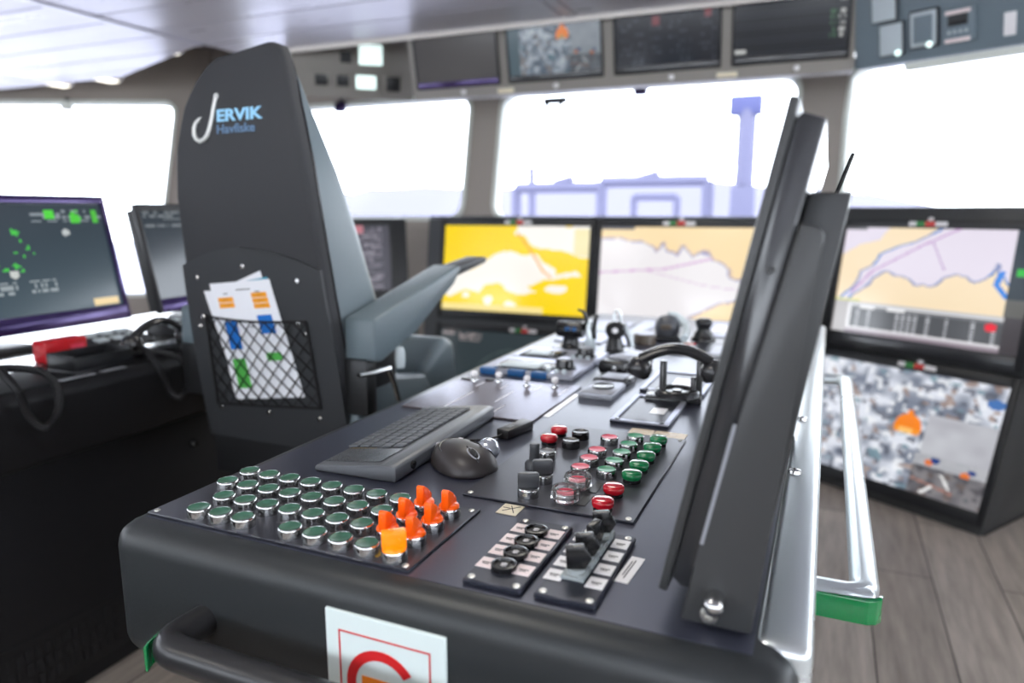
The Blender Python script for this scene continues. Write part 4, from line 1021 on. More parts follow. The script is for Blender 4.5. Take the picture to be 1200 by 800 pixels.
far_panel('dark control panel with a small red mark behind the telephone', -.345, -.13, 1.79, 1.975, 'panel_navy', ((-.335, -.305, 1.935, 1.955, 'cap_red'), (-.255, -.2, 1.82, 1.94, 'device_grey')))

# ---- grey card device, dark box, speaker microphone
cd = thing('card_reader', 'flat grey device with a dark oval scoop right of the brownish panel', 'device', (-.389, 1.348, TOP + .0007))
m = MB(); m.prism([(-.034, 0), (.034, 0), (.034, .010), (.028, .013), (-.028, .013), (-.034, .010)], 1, -.054, .052, .002, 2); m.build('housing', 'device_grey', cd)
m = MB(); m.lathe([(0, 0), (1, 0), (1.06, .5), (1.0, 1), (.86, .6), (0, .5)], seg=28, mtx=Matrix.Translation((0, .004, .0128)) @ Matrix.Diagonal((.021, .026, .003, 1))); m.build('scoop', 'cap_black', cd, ang=60)
cd = thing('card_holder', 'thin black holder box behind the grey device with the oval scoop', 'holder', (-.391, 1.442, TOP + .0007), (0, 0, R(-4)))
m = MB(); m.box(-.036, .036, -.032, .036, 0, .014, .003); m.build('housing', 'cap_black', cd)
m = MB(); m.box(-.024, .026, -.024, .028, .014, .0165, .001); m.build('card', 'device_grey', cd)
sm = thing('speaker_microphone', 'black hand microphone with a pale grey top left of the telephone', 'microphone', (-.402, 1.585, TOP + .0007), (0, 0, R(-14)))
m = MB(); m.prism([(-.030, .0), (.030, .0), (.034, .012), (.030, .030), (-.030, .030), (-.034, .012)], 1, -.075, .070, .006, 3); m.build('body', 'cap_black', sm)
m = MB(); m.box(-.025, .025, -.045, .062, .0295, .034, .002); m.build('top_plate', 'device_grey', sm)
m = MB(); m.tube([(.03, -.05, .012), (.038, -.066, .01), (.044, -.085, .004), (.04, -.1, .003)], .003, 8); m.build('cable', 'cord', sm)
m = MB(); m.lathe([(0, 0), (.007, 0), (.006, .004), (0, .005)], seg=14, mtx=Matrix.Translation((.012, -.076, .015)) @ Matrix.Rotation(R(90), 4, 'X')); m.build('plug', 'chrome', sm)

# ---- framed plates and telephone
def framed(label, x0, x1, y0, y1, stick):
    r, c, t = panel('framed_panel', label, x0, x1, y0, y1, .004, 'panel_navy', screws=False)
    m = MB(); w, h = (x1 - x0) / 2, (y1 - y0) / 2; b = .010
    m.box(-w, w, -h, -h + b, t, t + .003, .0008, 1); m.box(-w, w, h - b, h, t, t + .003, .0008, 1); m.box(-w, -w + b, -h + b, h - b, t, t + .003, .0008, 1); m.box(w - b, w, -h + b, h - b, t, t + .003, .0008, 1)
    m.build('frame', 'panel_grey', r, label='pale metal frame')
    m = MB(); m.box(stick[0] - c.x, stick[1] - c.x, stick[2] - c.y, stick[3] - c.y, t, t + .0006); m.build('sticker', 'label_white', r, label='white square sticker')
    for sx in (-1, 1):
        m = MB(); m.lathe([(.0042, 0), (.004, .0012), (0, .0014)], (sx * (w - .012), -h + .006, t + .003), 10); m.build('screw', 'cap_black', r)
framed('dark panel in a pale metal frame with a white sticker in front of the telephone', -.3205, -.2205, 1.158, 1.346, (-.2690, -.2430, 1.229, 1.268))
framed('dark panel in a pale metal frame under the handset behind the telephone cradle', -.326, -.2, 1.392, 1.575, (-.275, -.225, 1.43, 1.52))
ph = thing('telephone', 'black telephone handset resting on a post cradle on the console', 'telephone', (-.250, 1.352, TOP + .0007), (0, 0, R(8)))
m = MB(); m.box(-.052, .052, -.030, .035, 0, .010, .003); m.build('base', 'cap_black', ph)
m = MB(); m.lathe([(.042, .010), (.042, .018), (.038, .022), (.030, .023), (.028, .018), (0, .018)], (.006, 0, 0), 28); m.build('cup', 'handset', ph, ang=40)
m = MB(); m.lathe([(.009, .018), (.009, .021), (0, .021)], (.006, 0, 0), 16); m.build('button', 'cap_black', ph)
for (x, y, h, r) in ((-.020, -.012, .078, .0068), (.036, -.004, .048, .0058), (.046, .016, .078, .0062), (-.022, .02, .05, .006)):
    m = MB(); m.lathe([(r, .010), (r, h - .003), (r * .8, h), (0, h + .0005)], (x, y, 0), 14); m.build('post', 'handset', ph)
hs = MB()
P = [(-.062 + .128 * t, -.022 + .006 * t, .085 + .022 * math.sin(PI * t) - .004) for t in [i / 14 for i in range(15)]]
hs.tube(P, 0, 14, flat=(.0165, .0105)); hs.build('handset', 'handset', ph)
for (x, tilt) in ((-.060, 24), (.066, -24)):
    m = MB(); m.lathe([(0, -.024), (.020, -.024), (.0235, -.019), (.0235, -.004), (.019, .006), (.011, .011), (0, .012)], seg=24, mtx=Matrix.Translation((x, -.020, .072)) @ Matrix.Rotation(R(tilt), 4, 'Y')); m.build('ear_cup', 'handset', ph, ang=40)

# ------------------------------------------------------------------ edge-on monitor on the right side of the console
A0 = Vector((-.118, .823)); A1 = Vector((-.0340, 1.241))           # front glass edge, bottom and top (x, z)
ang = math.atan2(A1.x - A0.x, A1.y - A0.y)
em = thing('tilting_monitor', 'tall dark tilting monitor seen edge-on from its side at the console right edge', 'monitor', (A0.x, .60, A0.y), (0, ang, 0))
H = (A1 - A0).length; Y1 = .62                                       # local: z up the glass, x towards the back, y along the console
m = MB(); m.prism([(0, 0), (.008, 0), (.008, H), (0, H)], 1, 0, Y1, .002, 2); m.build('front_bezel', 'monitor_case', em)
m = MB(); m.prism([(.008, .014), (.018, .008), (.028, .010), (.030, .016), (.030, H - .012), (.012, H - .010), (.008, H - .016)], 1, .004, Y1 - .004, .002, 2); m.build('housing', 'monitor_gloss', em)
m = MB(); m.box(-.0012, 0, .03, Y1 - .03, .03, H - .03); m.build('glass', 'screen_off' if 'screen_off' in M else 'monitor_gloss', em)
m = MB(); m.prism([(.030, .02), (.080, .015), (.0622, H - .060), (.031, H - .066)], 1, .035, Y1 - .06, .003, 2); m.build('rear_housing', 'monitor_case', em)
# side bracket plate with rounded top and a pivot
def bracket(y0, y1):
    m = MB(); P = [(.0255, -.0155), (.0835, -.0042), (.0805, .035), (.0535, H - .125)]
    P += [(.0415 + .0105 * math.cos(R(a)), H - .100 + .0105 * math.sin(R(a))) for a in (10, 35, 60, 85)] + [(.032, H - .0905), (.0245, .05)]
    m.prism(P, 1, y0, y1, .0025, 3); return m.build('bracket', 'monitor_case', em, label='tapered side bracket with rounded top')
bracket(-.008, .0035); bracket(Y1 - .0035, Y1 + .008)
m = MB(); m.lathe([(0, .0), (.009, .0), (.009, .010), (.0082, .0165), (.005, .020), (0, .021)], seg=20, mtx=Matrix.Translation((.049, -.008, .016)) @ Matrix.Rotation(R(90), 4, 'X')); m.build('pivot_bolt', 'chrome', em, ang=50, label='shiny round pivot bolt')
m = MB(); m.lathe([(.0, .0), (.0075, .0), (.0075, .005), (.0055, .0065), (.003, .0065), (.0028, .004), (0, .004)], seg=18, mtx=Matrix.Translation((.0475, -.008, .0012)) @ Matrix.Rotation(R(90), 4, 'X')); m.build('bolt', 'screw', em, ang=50)
m = MB(); m.prism([(.0245, .060), (.0275, .060), (.0275, .17), (.0245, .17)], 1, -.0092, -.008, 0); m.build('edge_strip', 'device_grey', em, label='thin pale strip on the bracket')
m = MB(); m.tube([(.050, .3, H - .066), (.054, .3, H - .03), (.056, .3, H - .012)], .0022, 8); m.build('antenna', 'cap_black', em)
m = MB(); m.lathe([(0, 0), (.0035, 0), (.003, .002), (0, .002)], seg=12, mtx=Matrix.Translation((.02, .004, H - .13)) @ Matrix.Rotation(R(90), 4, 'X')); m.build('bolt', 'cap_black', em)

# ------------------------------------------------------------------ helm chair
CH = (-1.19, 1.50, 0)
ch = thing('helm_chair', 'tall black helm chair with a leather side and lettered backrest left of the console', 'chair', CH)
def hpart(m, name, mt=None, parent=ch, **k): return m.shift(CH).build(name, mt, parent, **k)
def lerp(T, z):
    for (a, b), (c, d) in zip(T, T[1:]):
        if z <= c: return b + (d - b) * max(0, (z - a)) / (c - a)
    return T[-1][1]
TB = [(.55, 1.335), (.665, 1.316), (.816, 1.294), (.969, 1.272), (1.037, 1.264), (1.187, 1.246), (1.295, 1.243), (1.38, 1.25), (1.44, 1.262), (1.52, 1.288)]
TF = [(.55, 1.60), (.80, 1.55), (.964, 1.487), (1.11, 1.437), (1.245, 1.385), (1.40, 1.320), (1.46, 1.298), (1.52, 1.292)]
TW = [(.55, .214), (.665, .212), (.816, .210), (.969, .200), (1.037, .196), (1.187, .187), (1.25, .180), (1.295, .172), (1.36, .156), (1.422, .136), (1.46, .120), (1.485, .102), (1.496, .08)]
YB = lambda z: lerp(TB, z)
def section(z, dz=0, inset=0.0, front=None):
    w = lerp(TW, z) - inset; y0 = YB(z) + inset; y1 = (lerp(TF, z) if front is None else YB(z) + front) - inset
    y1 = max(y1, y0 + .02); rb = .012; rf = min(.05, (y1 - y0) * .4); pts = []
    zz = z + dz
    for cx, cy, r, a0 in ((w - rb, y0 + rb, rb, -90), (w - rf, y1 - rf, rf, 0), (-w + rf, y1 - rf, rf, 90), (-w + rb, y0 + rb, rb, 180)):
        for k in range(6):
            a = R(a0 + 90 * k / 5); pts.append((CH[0] + cx + r * math.cos(a), cy + r * math.sin(a), zz + .016 * (cx + r * math.cos(a)) / .11 * max(0, min(1, (z - 1.38) / .10))))
    return pts
zs = [.56, .60, .665, .74, .816, .89, .969, 1.037, 1.11, 1.187, 1.25, 1.295, 1.34, 1.38, 1.422, 1.45, 1.47, 1.485, 1.496]
m = MB(); R_ = [section(z) for z in zs]; R_ += [section(1.496, .004, .02), section(1.496, .006, .05)]
m.loft(R_); hpart(m, 'backrest', 'leather', ang=50)
# fabric covered rear shell, slightly proud of the cushion
m = MB(); R_ = []
for z in zs:
    s0 = section(z, 0, -.003, .034); R_.append(s0)
R_.append(section(1.496, .005, .03, .034)); m.loft(R_); shell = hpart(m, 'rear_cover', 'fabric_back', ang=50, label='dark fabric rear cover')
def rear_pt(x, z, off): return (x, YB(z) - .003 - off, z)
m = MB()
for sx in (1,):
    m.tube([(CH[0] + sx * (lerp(TW, z) + .001), YB(z) + .031, z) for z in zs], .0035, 6)
m.tube([(CH[0] - (lerp(TW, z) + .001), YB(z) + .031, z) for z in zs], .0035, 6); hpart(m, 'piping', 'cap_black')
# lower back panel with arched top
arch = [(-1.389, 1.030), (-1.36, 1.043), (-1.295, 1.064), (-1.208, 1.077), (-1.109, 1.067), (-1.042, 1.050), (-.991, 1.030)]
def arch_z(x):
    for (a, b), (c, d) in zip(arch, arch[1:]):
        if x <= c: return b + (d - b) * max(0, x - a) / (c - a)
    return arch[-1][1]
m = MB(); N = 24; M_ = 14; F = []; B = []
for i in range(N + 1):
    fr = []; bk = []
    for j in range(M_ + 1):
        t = j / M_; u = -1 + 2 * i / N
        x = CH[0] + u * .200; z = .60 + (arch_z(x) - .60) * t
        x = CH[0] + u * (lerp(TW, z) + .002); fr.append(rear_pt(x, z, .009 - .003 * abs(u) ** 6)); bk.append(rear_pt(x, z, -.002))
    F.append(fr); B.append(bk)
m.sheet(F); m.sheet(B)
for q0, q1 in ((F[0], B[0]), (F[-1], B[-1]), ([r[0] for r in F], [r[0] for r in B]), ([r[-1] for r in F], [r[-1] for r in B])): m.sheet([q0, q1])
bmesh.ops.remove_doubles(m.bm, verts=m.bm.verts[:], dist=1e-5)
bpan = hpart(m, 'back_panel', 'shell_plastic', ang=40)
for (x, z) in ((-1.345, 1.003), (-1.202, 1.033), (-1.053, 1.006), (-1.349, .909), (-1.363, .885), (-1.068, .911), (-1.053, .886), (-1.344, .683), (-1.196, .683), (-1.047, .684)):
    p = rear_pt(x, z, .0085); m = MB(); m.lathe([(.0062, 0), (.0062, .002), (.0045, .0038), (0, .0042)], seg=14, mtx=Matrix.Translation(p) @ Matrix.Rotation(R(90), 4, 'X'))
    hpart(m, 'bolt', 'chrome', parent=bpan)
# hook logo and lettering on the rear cover
HK = [(-1.243, 1.398), (-1.247, 1.378), (-1.253, 1.352), (-1.259, 1.333), (-1.266, 1.319), (-1.276, 1.310), (-1.288, 1.307), (-1.298, 1.312), (-1.304, 1.322), (-1.305, 1.335), (-1.300, 1.347), (-1.291, 1.355), (-1.283, 1.359)]
m = MB(); m.tube([rear_pt(x, z, .0015) for x, z in HK], [.0042, .0042, .0044, .0048, .0048, .0048, .0048, .0048, .0048, .0046, .004, .003, .0008], 10)
m.tube([rear_pt(-1.2425 + .0042 * math.cos(a), 1.401 + .0048 * math.sin(a), .0015) for a in [2 * PI * k / 14 for k in range(14)]], .0022, 8, closed=True)
m.tube([rear_pt(-1.291, 1.356, .0015), rear_pt(-1.2915, 1.349, .0015), rear_pt(-1.285, 1.3575, .0015)], [.002, .0016, .0008], 6)
hpart(m, 'hook_logo', 'logo_silver', parent=shell, label='silver fish hook emblem')
sl = (YB(1.38) - YB(1.31)) / .07
def txt(t, x0, z0, size, width, m1, name, bold, tilt=.8):
    mt = Matrix.Translation(Vector((x0, YB(z0) - .0045, z0)) - Vector(CH)) @ Matrix.Rotation(R(90) - math.atan(sl) , 4, 'X') @ Matrix.Rotation(R(tilt), 4, 'Z')
    o = text_mesh(t, size, name, m1, shell, mt, .0008, width, bold); return o
txt('ERVIK', -1.238, 1.3475, .0345, .127, 'logo_blue', 'lettering', .0011)['label'] = 'light blue upper line of lettering'
txt('Havfiske', -1.238, 1.3215, .0270, .106, 'logo_blue_dark', 'lettering', .0004)['label'] = 'muted blue lower line of lettering'
# net pocket
NC = dict(tl=(-1.337, .912), tr=(-1.043, .917), bl=(-1.352, .690), br=(-1.037, .712))
def net_pt(u, v):
    a = [NC['bl'][k] + (NC['br'][k] - NC['bl'][k]) * u for k in (0, 1)]; b = [NC['tl'][k] + (NC['tr'][k] - NC['tl'][k]) * u for k in (0, 1)]
    sag = -.006 * math.sin(PI * u) * v
    x = a[0] + (b[0] - a[0]) * v; z = a[1] + (b[1] - a[1]) * v + sag
    return rear_pt(x, z, .012 + .012 * math.sin(PI * u) * (.35 + .65 * v))
m = MB(); nu, nv = 8, 5
def diag(s):
    for c in range(-nv * 2, nu * 2):
        pts = []; 
        for k in range(0, 61):
            v = k / 60; u = (c / 2 + (v * nv if s > 0 else nv - v * nv)) / nu
            if 0 <= u <= 1: pts.append(net_pt(u, v))
        if len(pts) > 1 and c % 2 == 0: m.tube(pts[::3] + ([pts[-1]] if (len(pts) - 1) % 3 else []), .0016, 5, caps=False)
diag(1); diag(-1)
net = hpart(m, 'net_pocket', 'net_cord', parent=bpan, label='black diamond mesh net pocket')
m = MB(); m.tube([net_pt(u / 16, 1) for u in range(17)], .0028, 6); m.tube([net_pt(u / 16, 0) for u in range(17)], .0028, 6); m.tube([net_pt(0, v / 8) for v in range(9)], .003, 6); m.tube([net_pt(1, v / 8) for v in range(9)], .003, 6)
o = hpart(m, 'border', 'net_cord', parent=net)
# seat, arm rests, base
m = MB(); m.prism([(1.40, .60), (1.80, .60), (1.83, .66), (1.82, .715), (1.60, .70), (1.40, .69)], 0, CH[0] - .23, CH[0] + .23, .03, 4); hpart(m, 'seat', 'leather', ang=50)
m = MB(); m.prism([(1.60, .68), (1.79, .64), (1.815, .70), (1.80, .795), (1.74, .815), (1.62, .745)], 0, CH[0] - .225, CH[0] + .235, .026, 4); hpart(m, 'seat_front', 'leather', ang=50)
m = MB(); m.prism([(1.30, .56), (1.72, .56), (1.72, .60), (1.62, .735), (1.42, .77), (1.33, .76)], 0, CH[0] + .195, CH[0] + .242, .014, 3); hpart(m, 'seat_side', 'leather', ang=50)
def armrest(sx):
    x0, x1 = (CH[0] + .208, CH[0] + .290) if sx > 0 else (CH[0] - .290, CH[0] - .212)
    m = MB(); m.prism([(1.315, .828), (1.345, .822), (1.50, .868), (1.69, .968), (1.735, 1.0), (1.728, 1.014), (1.32, .921)], 0, x0, x1, .009, 3); a = hpart(m, 'armrest', 'leather', ang=45)
    m = MB(); m.prism([(1.695, .985), (1.73, .984), (1.91, 1.008), (1.925, 1.022), (1.905, 1.026), (1.70, 1.005)], 0, x0 + .01, x1 - .012, .004, 2); hpart(m, 'control_pad', 'shell_plastic', parent=a)
    m = MB(); m.lathe([(0, -.02), (.012, -.018), (.014, 0), (.010, .012), (0, .014)], ((x0 + x1) / 2, 1.68, .945), 14); hpart(m, 'knob', 'cap_black', parent=a)
    m = MB(); m.box((x0 + x1) / 2 - .016, (x0 + x1) / 2 + .016, 1.33, 1.44, .755, .86, .006); m.box(min(x0, CH[0] + sx * .2), max(x1, CH[0] + sx * .2) - .02 * (sx > 0), 1.31, 1.35, .70, .83, .006) ; hpart(m, 'arm_mount', 'chair_metal', parent=a)
    return a
ar = armrest(1); armrest(-1)
m = MB(); m.tube([(-.905, 1.26, .808), (-.898, 1.30, .806), (-.893, 1.36, .805)], [.006, .006, .008], 8); m.tube([(-.893, 1.355, .806), (-.888, 1.37, .77), (-.886, 1.385, .725)], [.007, .0065, .0055], 10); hpart(m, 'release_lever', 'chrome', parent=ar, label='shiny release lever')
m = MB(); m.lathe([(0, -.026), (.010, -.024), (.0125, -.006), (.0115, .015), (.008, .024), (0, .026)], (-.892, 1.405, .822), 16); hpart(m, 'lever_knob', 'device_pale', parent=ar, label='pale lever knob')
m = MB(); m.box(CH[0] - .20, CH[0] + .20, 1.325, 1.70, .50, .575, .012); m.box(CH[0] - .208, CH[0] + .208, 1.318, 1.36, .50, .63, .008); hpart(m, 'seat_frame', 'chair_metal')
m = MB(); m.lathe([(.11, .0), (.11, .03), (.09, .05), (.075, .06), (.075, .50)], (CH[0], 1.52, 0), 28); hpart(m, 'pedestal', 'chair_metal', ang=40)
m = MB(); m.lathe([(.26, 0), (.26, .02), (.22, .035), (0, .036)], (CH[0], 1.52, 0), 36); hpart(m, 'base_plate', 'chair_metal', ang=40)

# papers in the net pocket
def paper(label, cs, off, m1, marks=(), curl=0.0, n=12, lab='paper'):
    """cs: four corners tl, tr, br, bl as (x, z) on the chair back"""
    def pt(u, v, o=0):
        tl, tr, br, bl = cs; x = (tl[0] * (1 - u) + tr[0] * u) * v + (bl[0] * (1 - u) + br[0] * u) * (1 - v); z = (tl[1] * (1 - u) + tr[1] * u) * v + (bl[1] * (1 - u) + br[1] * u) * (1 - v)
        return rear_pt(x, z, off + o + curl * max(0, v - .75) ** 2 * 8)
    m = MB(); m.use(m1)
    m.sheet([[pt(i / n, j / n, .0004) for i in range(n + 1)] for j in range(n + 1)]); m.sheet([[pt(i / n, j / n, 0) for i in range(n + 1)] for j in range(n + 1)])
    for (mm, u0, u1, v0, v1) in marks:
        m.use(mm); q = 4
        m.sheet([[pt(u0 + (u1 - u0) * i / q, v0 + (v1 - v0) * j / q, .0012) for i in range(q + 1)] for j in range(q + 1)])
    m.shift(CH); o = m.build('document', None); o.location = CH; return tag(o, label, 'paper', 'papers in the chair net pocket')
c0 = ((-1.307, .990), (-1.128, 1.008), (-1.078, .735), (-1.291, .707))
mk = []
def inv(x, z): # picture position on the sheet
    v = min(1, max(0, (z - .715) / (.995 - .715))); l = -1.291 + (-1.307 + 1.291) * v; r = -1.078 + (-1.128 + 1.078) * v
    return (x - l) / (r - l), v
for mm, x0, z0, x1, z1 in (('print_orange', -1.288, .962, -1.240, .936), ('print_orange', -1.187, .968, -1.136, .930), ('print_blue', -1.281, .905, -1.238, .838), ('print_blue', -1.180, .915, -1.130, .871), ('print_green', -1.278, .815, -1.231, .742), ('print_green', -1.172, .826, -1.124, .806)):
    u0, v1 = inv(x0, z0); u1, v0 = inv(x1, z1)
    if mm == 'print_orange':
        k = 2 if x0 < -1.2 else 3; h = (v1 - v0) / k
        for q in range(k): mk.append((mm, u0, u1, v0 + h * q + h * .06, v0 + h * (q + 1) - h * .06)); mk.append(('ink', u0 + .3 * (u1 - u0), u0 + .7 * (u1 - u0), v0 + h * q + h * .45, v0 + h * q + h * .55))
    else: mk.append((mm, u0, u1, v0, v1))
for (u0, u1, v) in ((.42, .66, .93), (.2, .27, .905), (.72, .8, .905), (.5, .58, .62)): mk.append(('ink', u0, u1, v, v + .008))
paper('front sheet with orange, blue and green blocks in the chair net pocket', c0, .0115, 'paper', mk)
paper('plain white sheet sticking up behind the sheet with coloured blocks', ((-1.262, .985), (-1.152, 1.026), (-1.10, .80), (-1.25, .76)), .0100, 'paper')
paper('teal edged sheet just showing behind the sheet with coloured blocks', ((-1.23, .995), (-1.134, 1.013), (-1.09, .80), (-1.22, .77)), .0107, 'paper_teal')
paper('white sheet showing as a thin strip at the left of the coloured sheet', ((-1.331, .972), (-1.27, .976), (-1.26, .80), (-1.297, .80)), .0093, 'paper')

# ------------------------------------------------------------------ left desk
ld = thing('side_console', 'long black side console with vent slots along the left wall side', 'console', (-1.9, .9, 0))
def lpart(m, name, mt=None, parent=ld, **k): return m.shift((-1.9, .9, 0)).build(name, mt, parent, **k)
Yd0, Yd1 = -1.2, 2.55
m = MB(); m.prism([(-1.535, .615), (-1.50, .765), (-1.515, .79), (-2.25, .79), (-2.25, .60), (-1.58, .60)], 1, Yd0, Yd1, .008, 2); lpart(m, 'worktop', 'cabinet_black')
m = MB(); m.box(-2.24, -1.70, Yd0 + .01, Yd1 - .01, .789, .7905); lpart(m, 'desk_surface', 'laminate_gloss', label='glossy dark desk surface')
m = MB(); m.box(-2.2, -1.585, Yd0, Yd1, .06, .60, .006); lpart(m, 'cabinet', 'cabinet_black')
m = MB(); m.box(-2.2, -1.62, Yd0, Yd1, 0, .062); lpart(m, 'plinth', 'plinth_dark')
m = MB()
for r in range(3):
    for k in range(56):
        y = -.05 + k * .0215; z = .085 + r * .036; m.box(-1.5855, -1.5825, y, y + .012, z, z + .026)
lpart(m, 'vent_grille', 'plinth_dark', label='three rows of dark vent slots')
m = MB(); m.box(-1.5855, -1.5825, Yd0, Yd1, .205, .209); lpart(m, 'seam', 'plinth_dark')
m = MB(); m.lathe([(0, 0), (.012, 0), (.012, .006), (.006, .014), (0, .015)], seg=14, mtx=Matrix.Translation((-1.585, 1.42, .52)) @ Matrix.Rotation(R(90), 4, 'Y')); lpart(m, 'knob', 'cap_black')
# monitors on it
def stand_monitor(label, yc, w, h, fn, z0, rz, wide, lower):
    r = panel_monitor('desk_monitor', label, w, h, fn, (-1.915, yc, z0), (R(-12), 0, R(90) + rz), 'monitors on the side console', (.010, .010, .045, .022), .024, (130, 72), lower=lower, bezel='bezel_violet' if wide else 'monitor_dark')
    m = MB(); m.box(-w / 2 - .008, w / 2 + .008, .001, .03, -.035, h + .008, .006); m.build('case', 'monitor_case', r)
    return r
r = stand_monitor('wide desk monitor with green radar specks at the left edge of the picture', 1.135, .72, .295, pic_radar, .884, 0, 1, 'bezel_violet')
r2 = stand_monitor('dark desk monitor half hidden by the chair back', 1.91, .60, .275, pic_wide_dark, .884, R(2), 0, 'bezel_violet')
for rr in (r, r2):
    mi = (Matrix.Translation(rr.location) @ rr.rotation_euler.to_matrix().to_4x4()).inverted()
    y = rr.location.y
    m = MB(); m.box(-2.03, -1.985, y - .03, y + .03, .80, 1.0, .006); m.box(-2.08, -1.93, y - .11, y + .11, .79, .805, .005); m.tube([(-1.99, y, .84), (-1.95, y - .02, .86)], .01, 8)
    for v in m.bm.verts: v.co = mi @ v.co
    m.build('stand', 'monitor_case', rr)
# red box, tray, telephone, small things
t = thing('red_box', 'small bright red box in front of the wide radar monitor', 'box', (-1.735, 1.18, .79))
m = MB(); m.box(-.03, .02, -.055, .055, 0, .054, .005); m.build('carton', 'red_box', t)
m = MB(); m.box(-.0305, .0205, -.004, -.001, 0.0, .0545); m.build('lid_seam', 'print_red', t)
m = MB(); m.box(.0198, .0205, .01, .045, .025, .038); m.build('print', 'cap_pink', t)
t = thing('tray_box', 'low black tray box on the console edge below the red box', 'tray', (-1.575, 1.135, .79))
m = MB(); m.box(-.05, .048, -.07, .08, 0, .010, .002); m.box(-.05, -.045, -.07, .08, .01, .045, .002); m.box(.043, .048, -.07, .08, .01, .04, .002); m.box(-.045, .043, -.07, -.065, .01, .045, .002); m.box(-.045, .043, .075, .08, .01, .045, .002); m.build('tray', 'monitor_dark', t)
m = MB(); m.box(-.03, .03, -.05, .06, .01, .03, .003); m.build('insert', 'cap_black', t)
for i, (x, y) in enumerate(((-1.66, 1.20), (-1.665, 1.235), (-1.67, 1.27), (-1.675, 1.305))):
    t = thing('rotary_control', '%s pale knob from the red box on the side console' % ('first', 'second', 'third', 'fourth')[i] , 'knob', (x, y, .79), group='pale knobs beside the red box')
    m = MB(); m.lathe([(.015, 0), (.015, .006), (.011, .009), (.010, .022), (.008, .025), (0, .025)], seg=16); m.build('grip', 'device_pale', t, ang=40)
    m = MB(); m.box(-.0015, .0015, -.009, .009, .025, .027); m.build('pointer', 'ink', t)
def phone2(label, o, rz, cordpts, full=True):
    t = thing('telephone', label, 'telephone', o, (0, 0, rz))
    m = MB(); m.box(-.05, .05, -.085, .085, 0, .018, .005); m.build('base', 'cap_black', t)
    m = MB(); m.tube([(0, -.07 + .14 * q, .052 + .032 * math.sin(PI * q)) for q in [i / 12 for i in range(13)]], 0, 12, flat=(.016, .009)); m.build('handset', 'handset', t)
    for y, a in ((-.072, -22), (.072, 22)):
        m = MB(); m.lathe([(0, -.026), (.024, -.026), (.027, -.02), (.026, -.002), (.018, .008), (0, .01)], seg=20, mtx=Matrix.Translation((0, y, .044)) @ Matrix.Rotation(R(a), 4, 'X')); m.build('ear_cup', 'handset', t, ang=40)
    c = MB(); inv_ = (Matrix.Translation(o) @ Matrix.Rotation(rz, 4, 'Z')).inverted(); P = [inv_ @ Vector(p) for p in cordpts]
    # smooth the cord path, then coil it
    Q = []
    for i in range(len(P) - 1):
        p0, p1, p2, p3 = P[max(i - 1, 0)], P[i], P[i + 1], P[min(i + 2, len(P) - 1)]
        for k in range(12):
            s = k / 12; Q.append(.5 * ((2 * p1) + (-p0 + p2) * s + (2 * p0 - 5 * p1 + 4 * p2 - p3) * s * s + (-p0 + 3 * p1 - 3 * p2 + p3) * s ** 3))
    Q.append(P[-1]); L = [0]
    for a, b in zip(Q, Q[1:]): L.append(L[-1] + (b - a).length)
    turns = L[-1] / .0052; n = int(turns * 7); H_ = []; j = 0
    for i in range(n + 1):
        d = L[-1] * i / n
        while j < len(L) - 2 and L[j + 1] < d: j += 1
        s = (d - L[j]) / max(1e-6, L[j + 1] - L[j]); p = Q[j].lerp(Q[j + 1], s); tg = (Q[j + 1] - Q[j]).normalized()
        x = tg.cross(Vector((.31, .2, .93))).normalized(); y = tg.cross(x); a = 2 * PI * turns * i / n
        H_.append(p + (x * math.cos(a) + y * math.sin(a)) * .0068)
    c.tube(H_, .0024, 5); c.build('cord', 'cord', t, label='coiled black cord hanging over the console edge')
    return t
phone2('black telephone with a hanging coiled cord beside the chair on the side console', (-1.60, 1.355, .79), R(-6),
       [(-1.575, 1.275, .815), (-1.53, 1.255, .812), (-1.478, 1.245, .775), (-1.470, 1.262, .715), (-1.472, 1.295, .695), (-1.474, 1.322, .725), (-1.480, 1.312, .785), (-1.52, 1.27, .808), (-1.565, 1.235, .806)])
phone2('black telephone with a thick looped cord at the left edge of the picture', (-1.62, .84, .79), R(4),
       [(-1.59, .915, .83), (-1.53, .905, .835), (-1.475, .902, .80), (-1.470, .915, .745), (-1.472, .945, .712), (-1.475, .978, .735), (-1.478, .985, .785), (-1.49, .965, .825), (-1.54, .93, .835), (-1.60, .92, .825)])
t = thing('keypad', 'slim keypad with pale keys under the half hidden monitor', 'keypad', (-1.80, 1.70, .79), (0, 0, R(4)))
m = MB(); m.prism([(-.08, 0), (.05, 0), (.05, .012), (-.08, .04)], 1, -.16, .16, .003, 2); m.build('housing', 'monitor_dark', t)
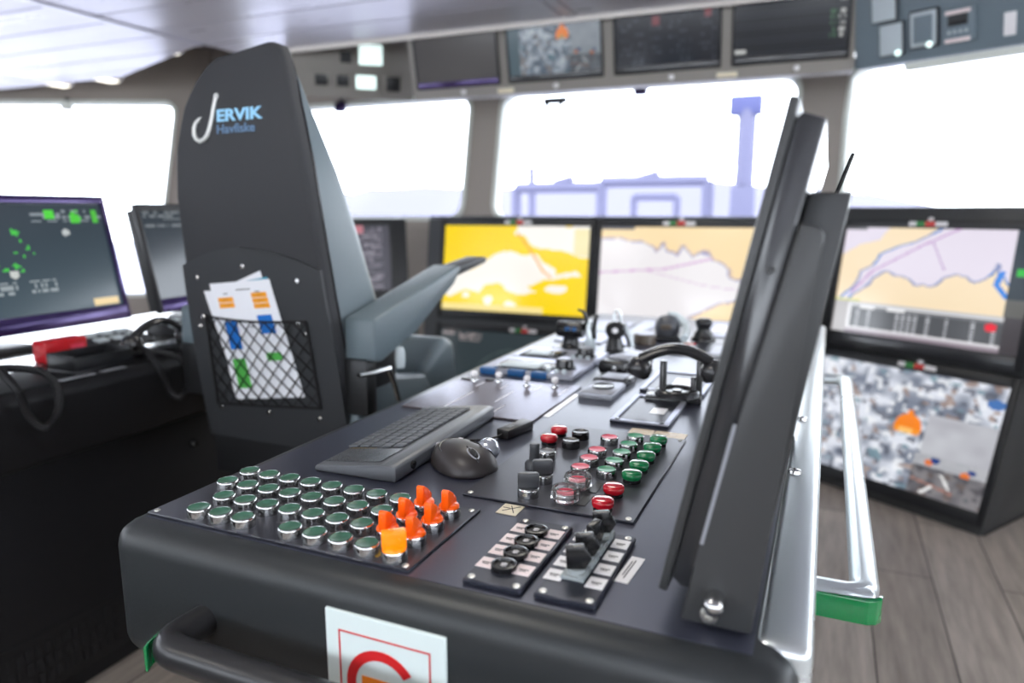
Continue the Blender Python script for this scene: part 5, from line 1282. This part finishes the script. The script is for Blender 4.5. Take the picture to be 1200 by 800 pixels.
for r_ in range(2):
    for k in range(6):
        x = -.05 + r_ * .05; z = .040 - .028 * (x + .08) / .13
        m = MB(); m.box(-.013, .013, -.017, .017, -.001, .006, .003, mtx=Matrix.Rotation(R(12), 4, 'Y')); o = m.build('key', 'device_pale', t); o.location = (x, -.125 + k * .05, z)
t = thing('keypad', 'slim keypad with pale keys under the right end of the wide radar monitor', 'keypad', (-1.80, 1.385, .79), (0, 0, R(2)))
m = MB(); m.prism([(-.07, 0), (.04, 0), (.04, .010), (-.07, .032)], 1, -.09, .09, .003, 2); m.build('housing', 'monitor_dark', t)
for r_ in range(2):
    for k in range(3):
        x = -.045 + r_ * .045; z = .032 - .022 * (x + .07) / .11
        m = MB(); m.box(-.013, .013, -.018, .018, -.001, .006, .003, mtx=Matrix.Rotation(R(11), 4, 'Y')); o = m.build('key', 'device_pale', t); o.location = (x, -.05 + k * .05, z)
for (y0, y1, lab) in ((1.02, 1.10, 'left grey label strip on the front edge of the side console'), (1.12, 1.18, 'right grey label strip on the front edge of the side console, below the tray box'),):
    m = MB(); m.box(-.009, .009, -(y1 - y0) / 2, (y1 - y0) / 2, 0, .003, .001); o = m.build('label_strip', 'device_grey'); o.location = (-1.518 + .0, (y0 + y1) / 2, .7895); tag(o, lab, 'label')

# ------------------------------------------------------------------ light, sky, camera
w = bpy.data.worlds.new('sky'); SC.world = w; w.use_nodes = True; bg = w.node_tree.nodes['Background']
bg.inputs[0].default_value = (.91, .935, 1.0, 1); bg.inputs[1].default_value = 9.0

cam = bpy.data.cameras.new('camera'); co = bpy.data.objects.new('camera', cam); COL.objects.link(co); SC.camera = co
cam.sensor_width = 36; cam.lens = 847.5 / 1200 * 36; cam.clip_start = .01; cam.clip_end = 800
co.location = (0, 0, 1.155); co.rotation_euler = (R(90) - .1779, 0, .409)
cam.dof.use_dof = True; cam.dof.focus_distance = .93; cam.dof.aperture_fstop = 2.6
SC.view_settings.view_transform = 'Standard'; SC.view_settings.look = 'None'; SC.view_settings.exposure = 0; SC.view_settings.gamma = 1
try: SC.view_settings.use_curve_mapping = False
except Exception: pass
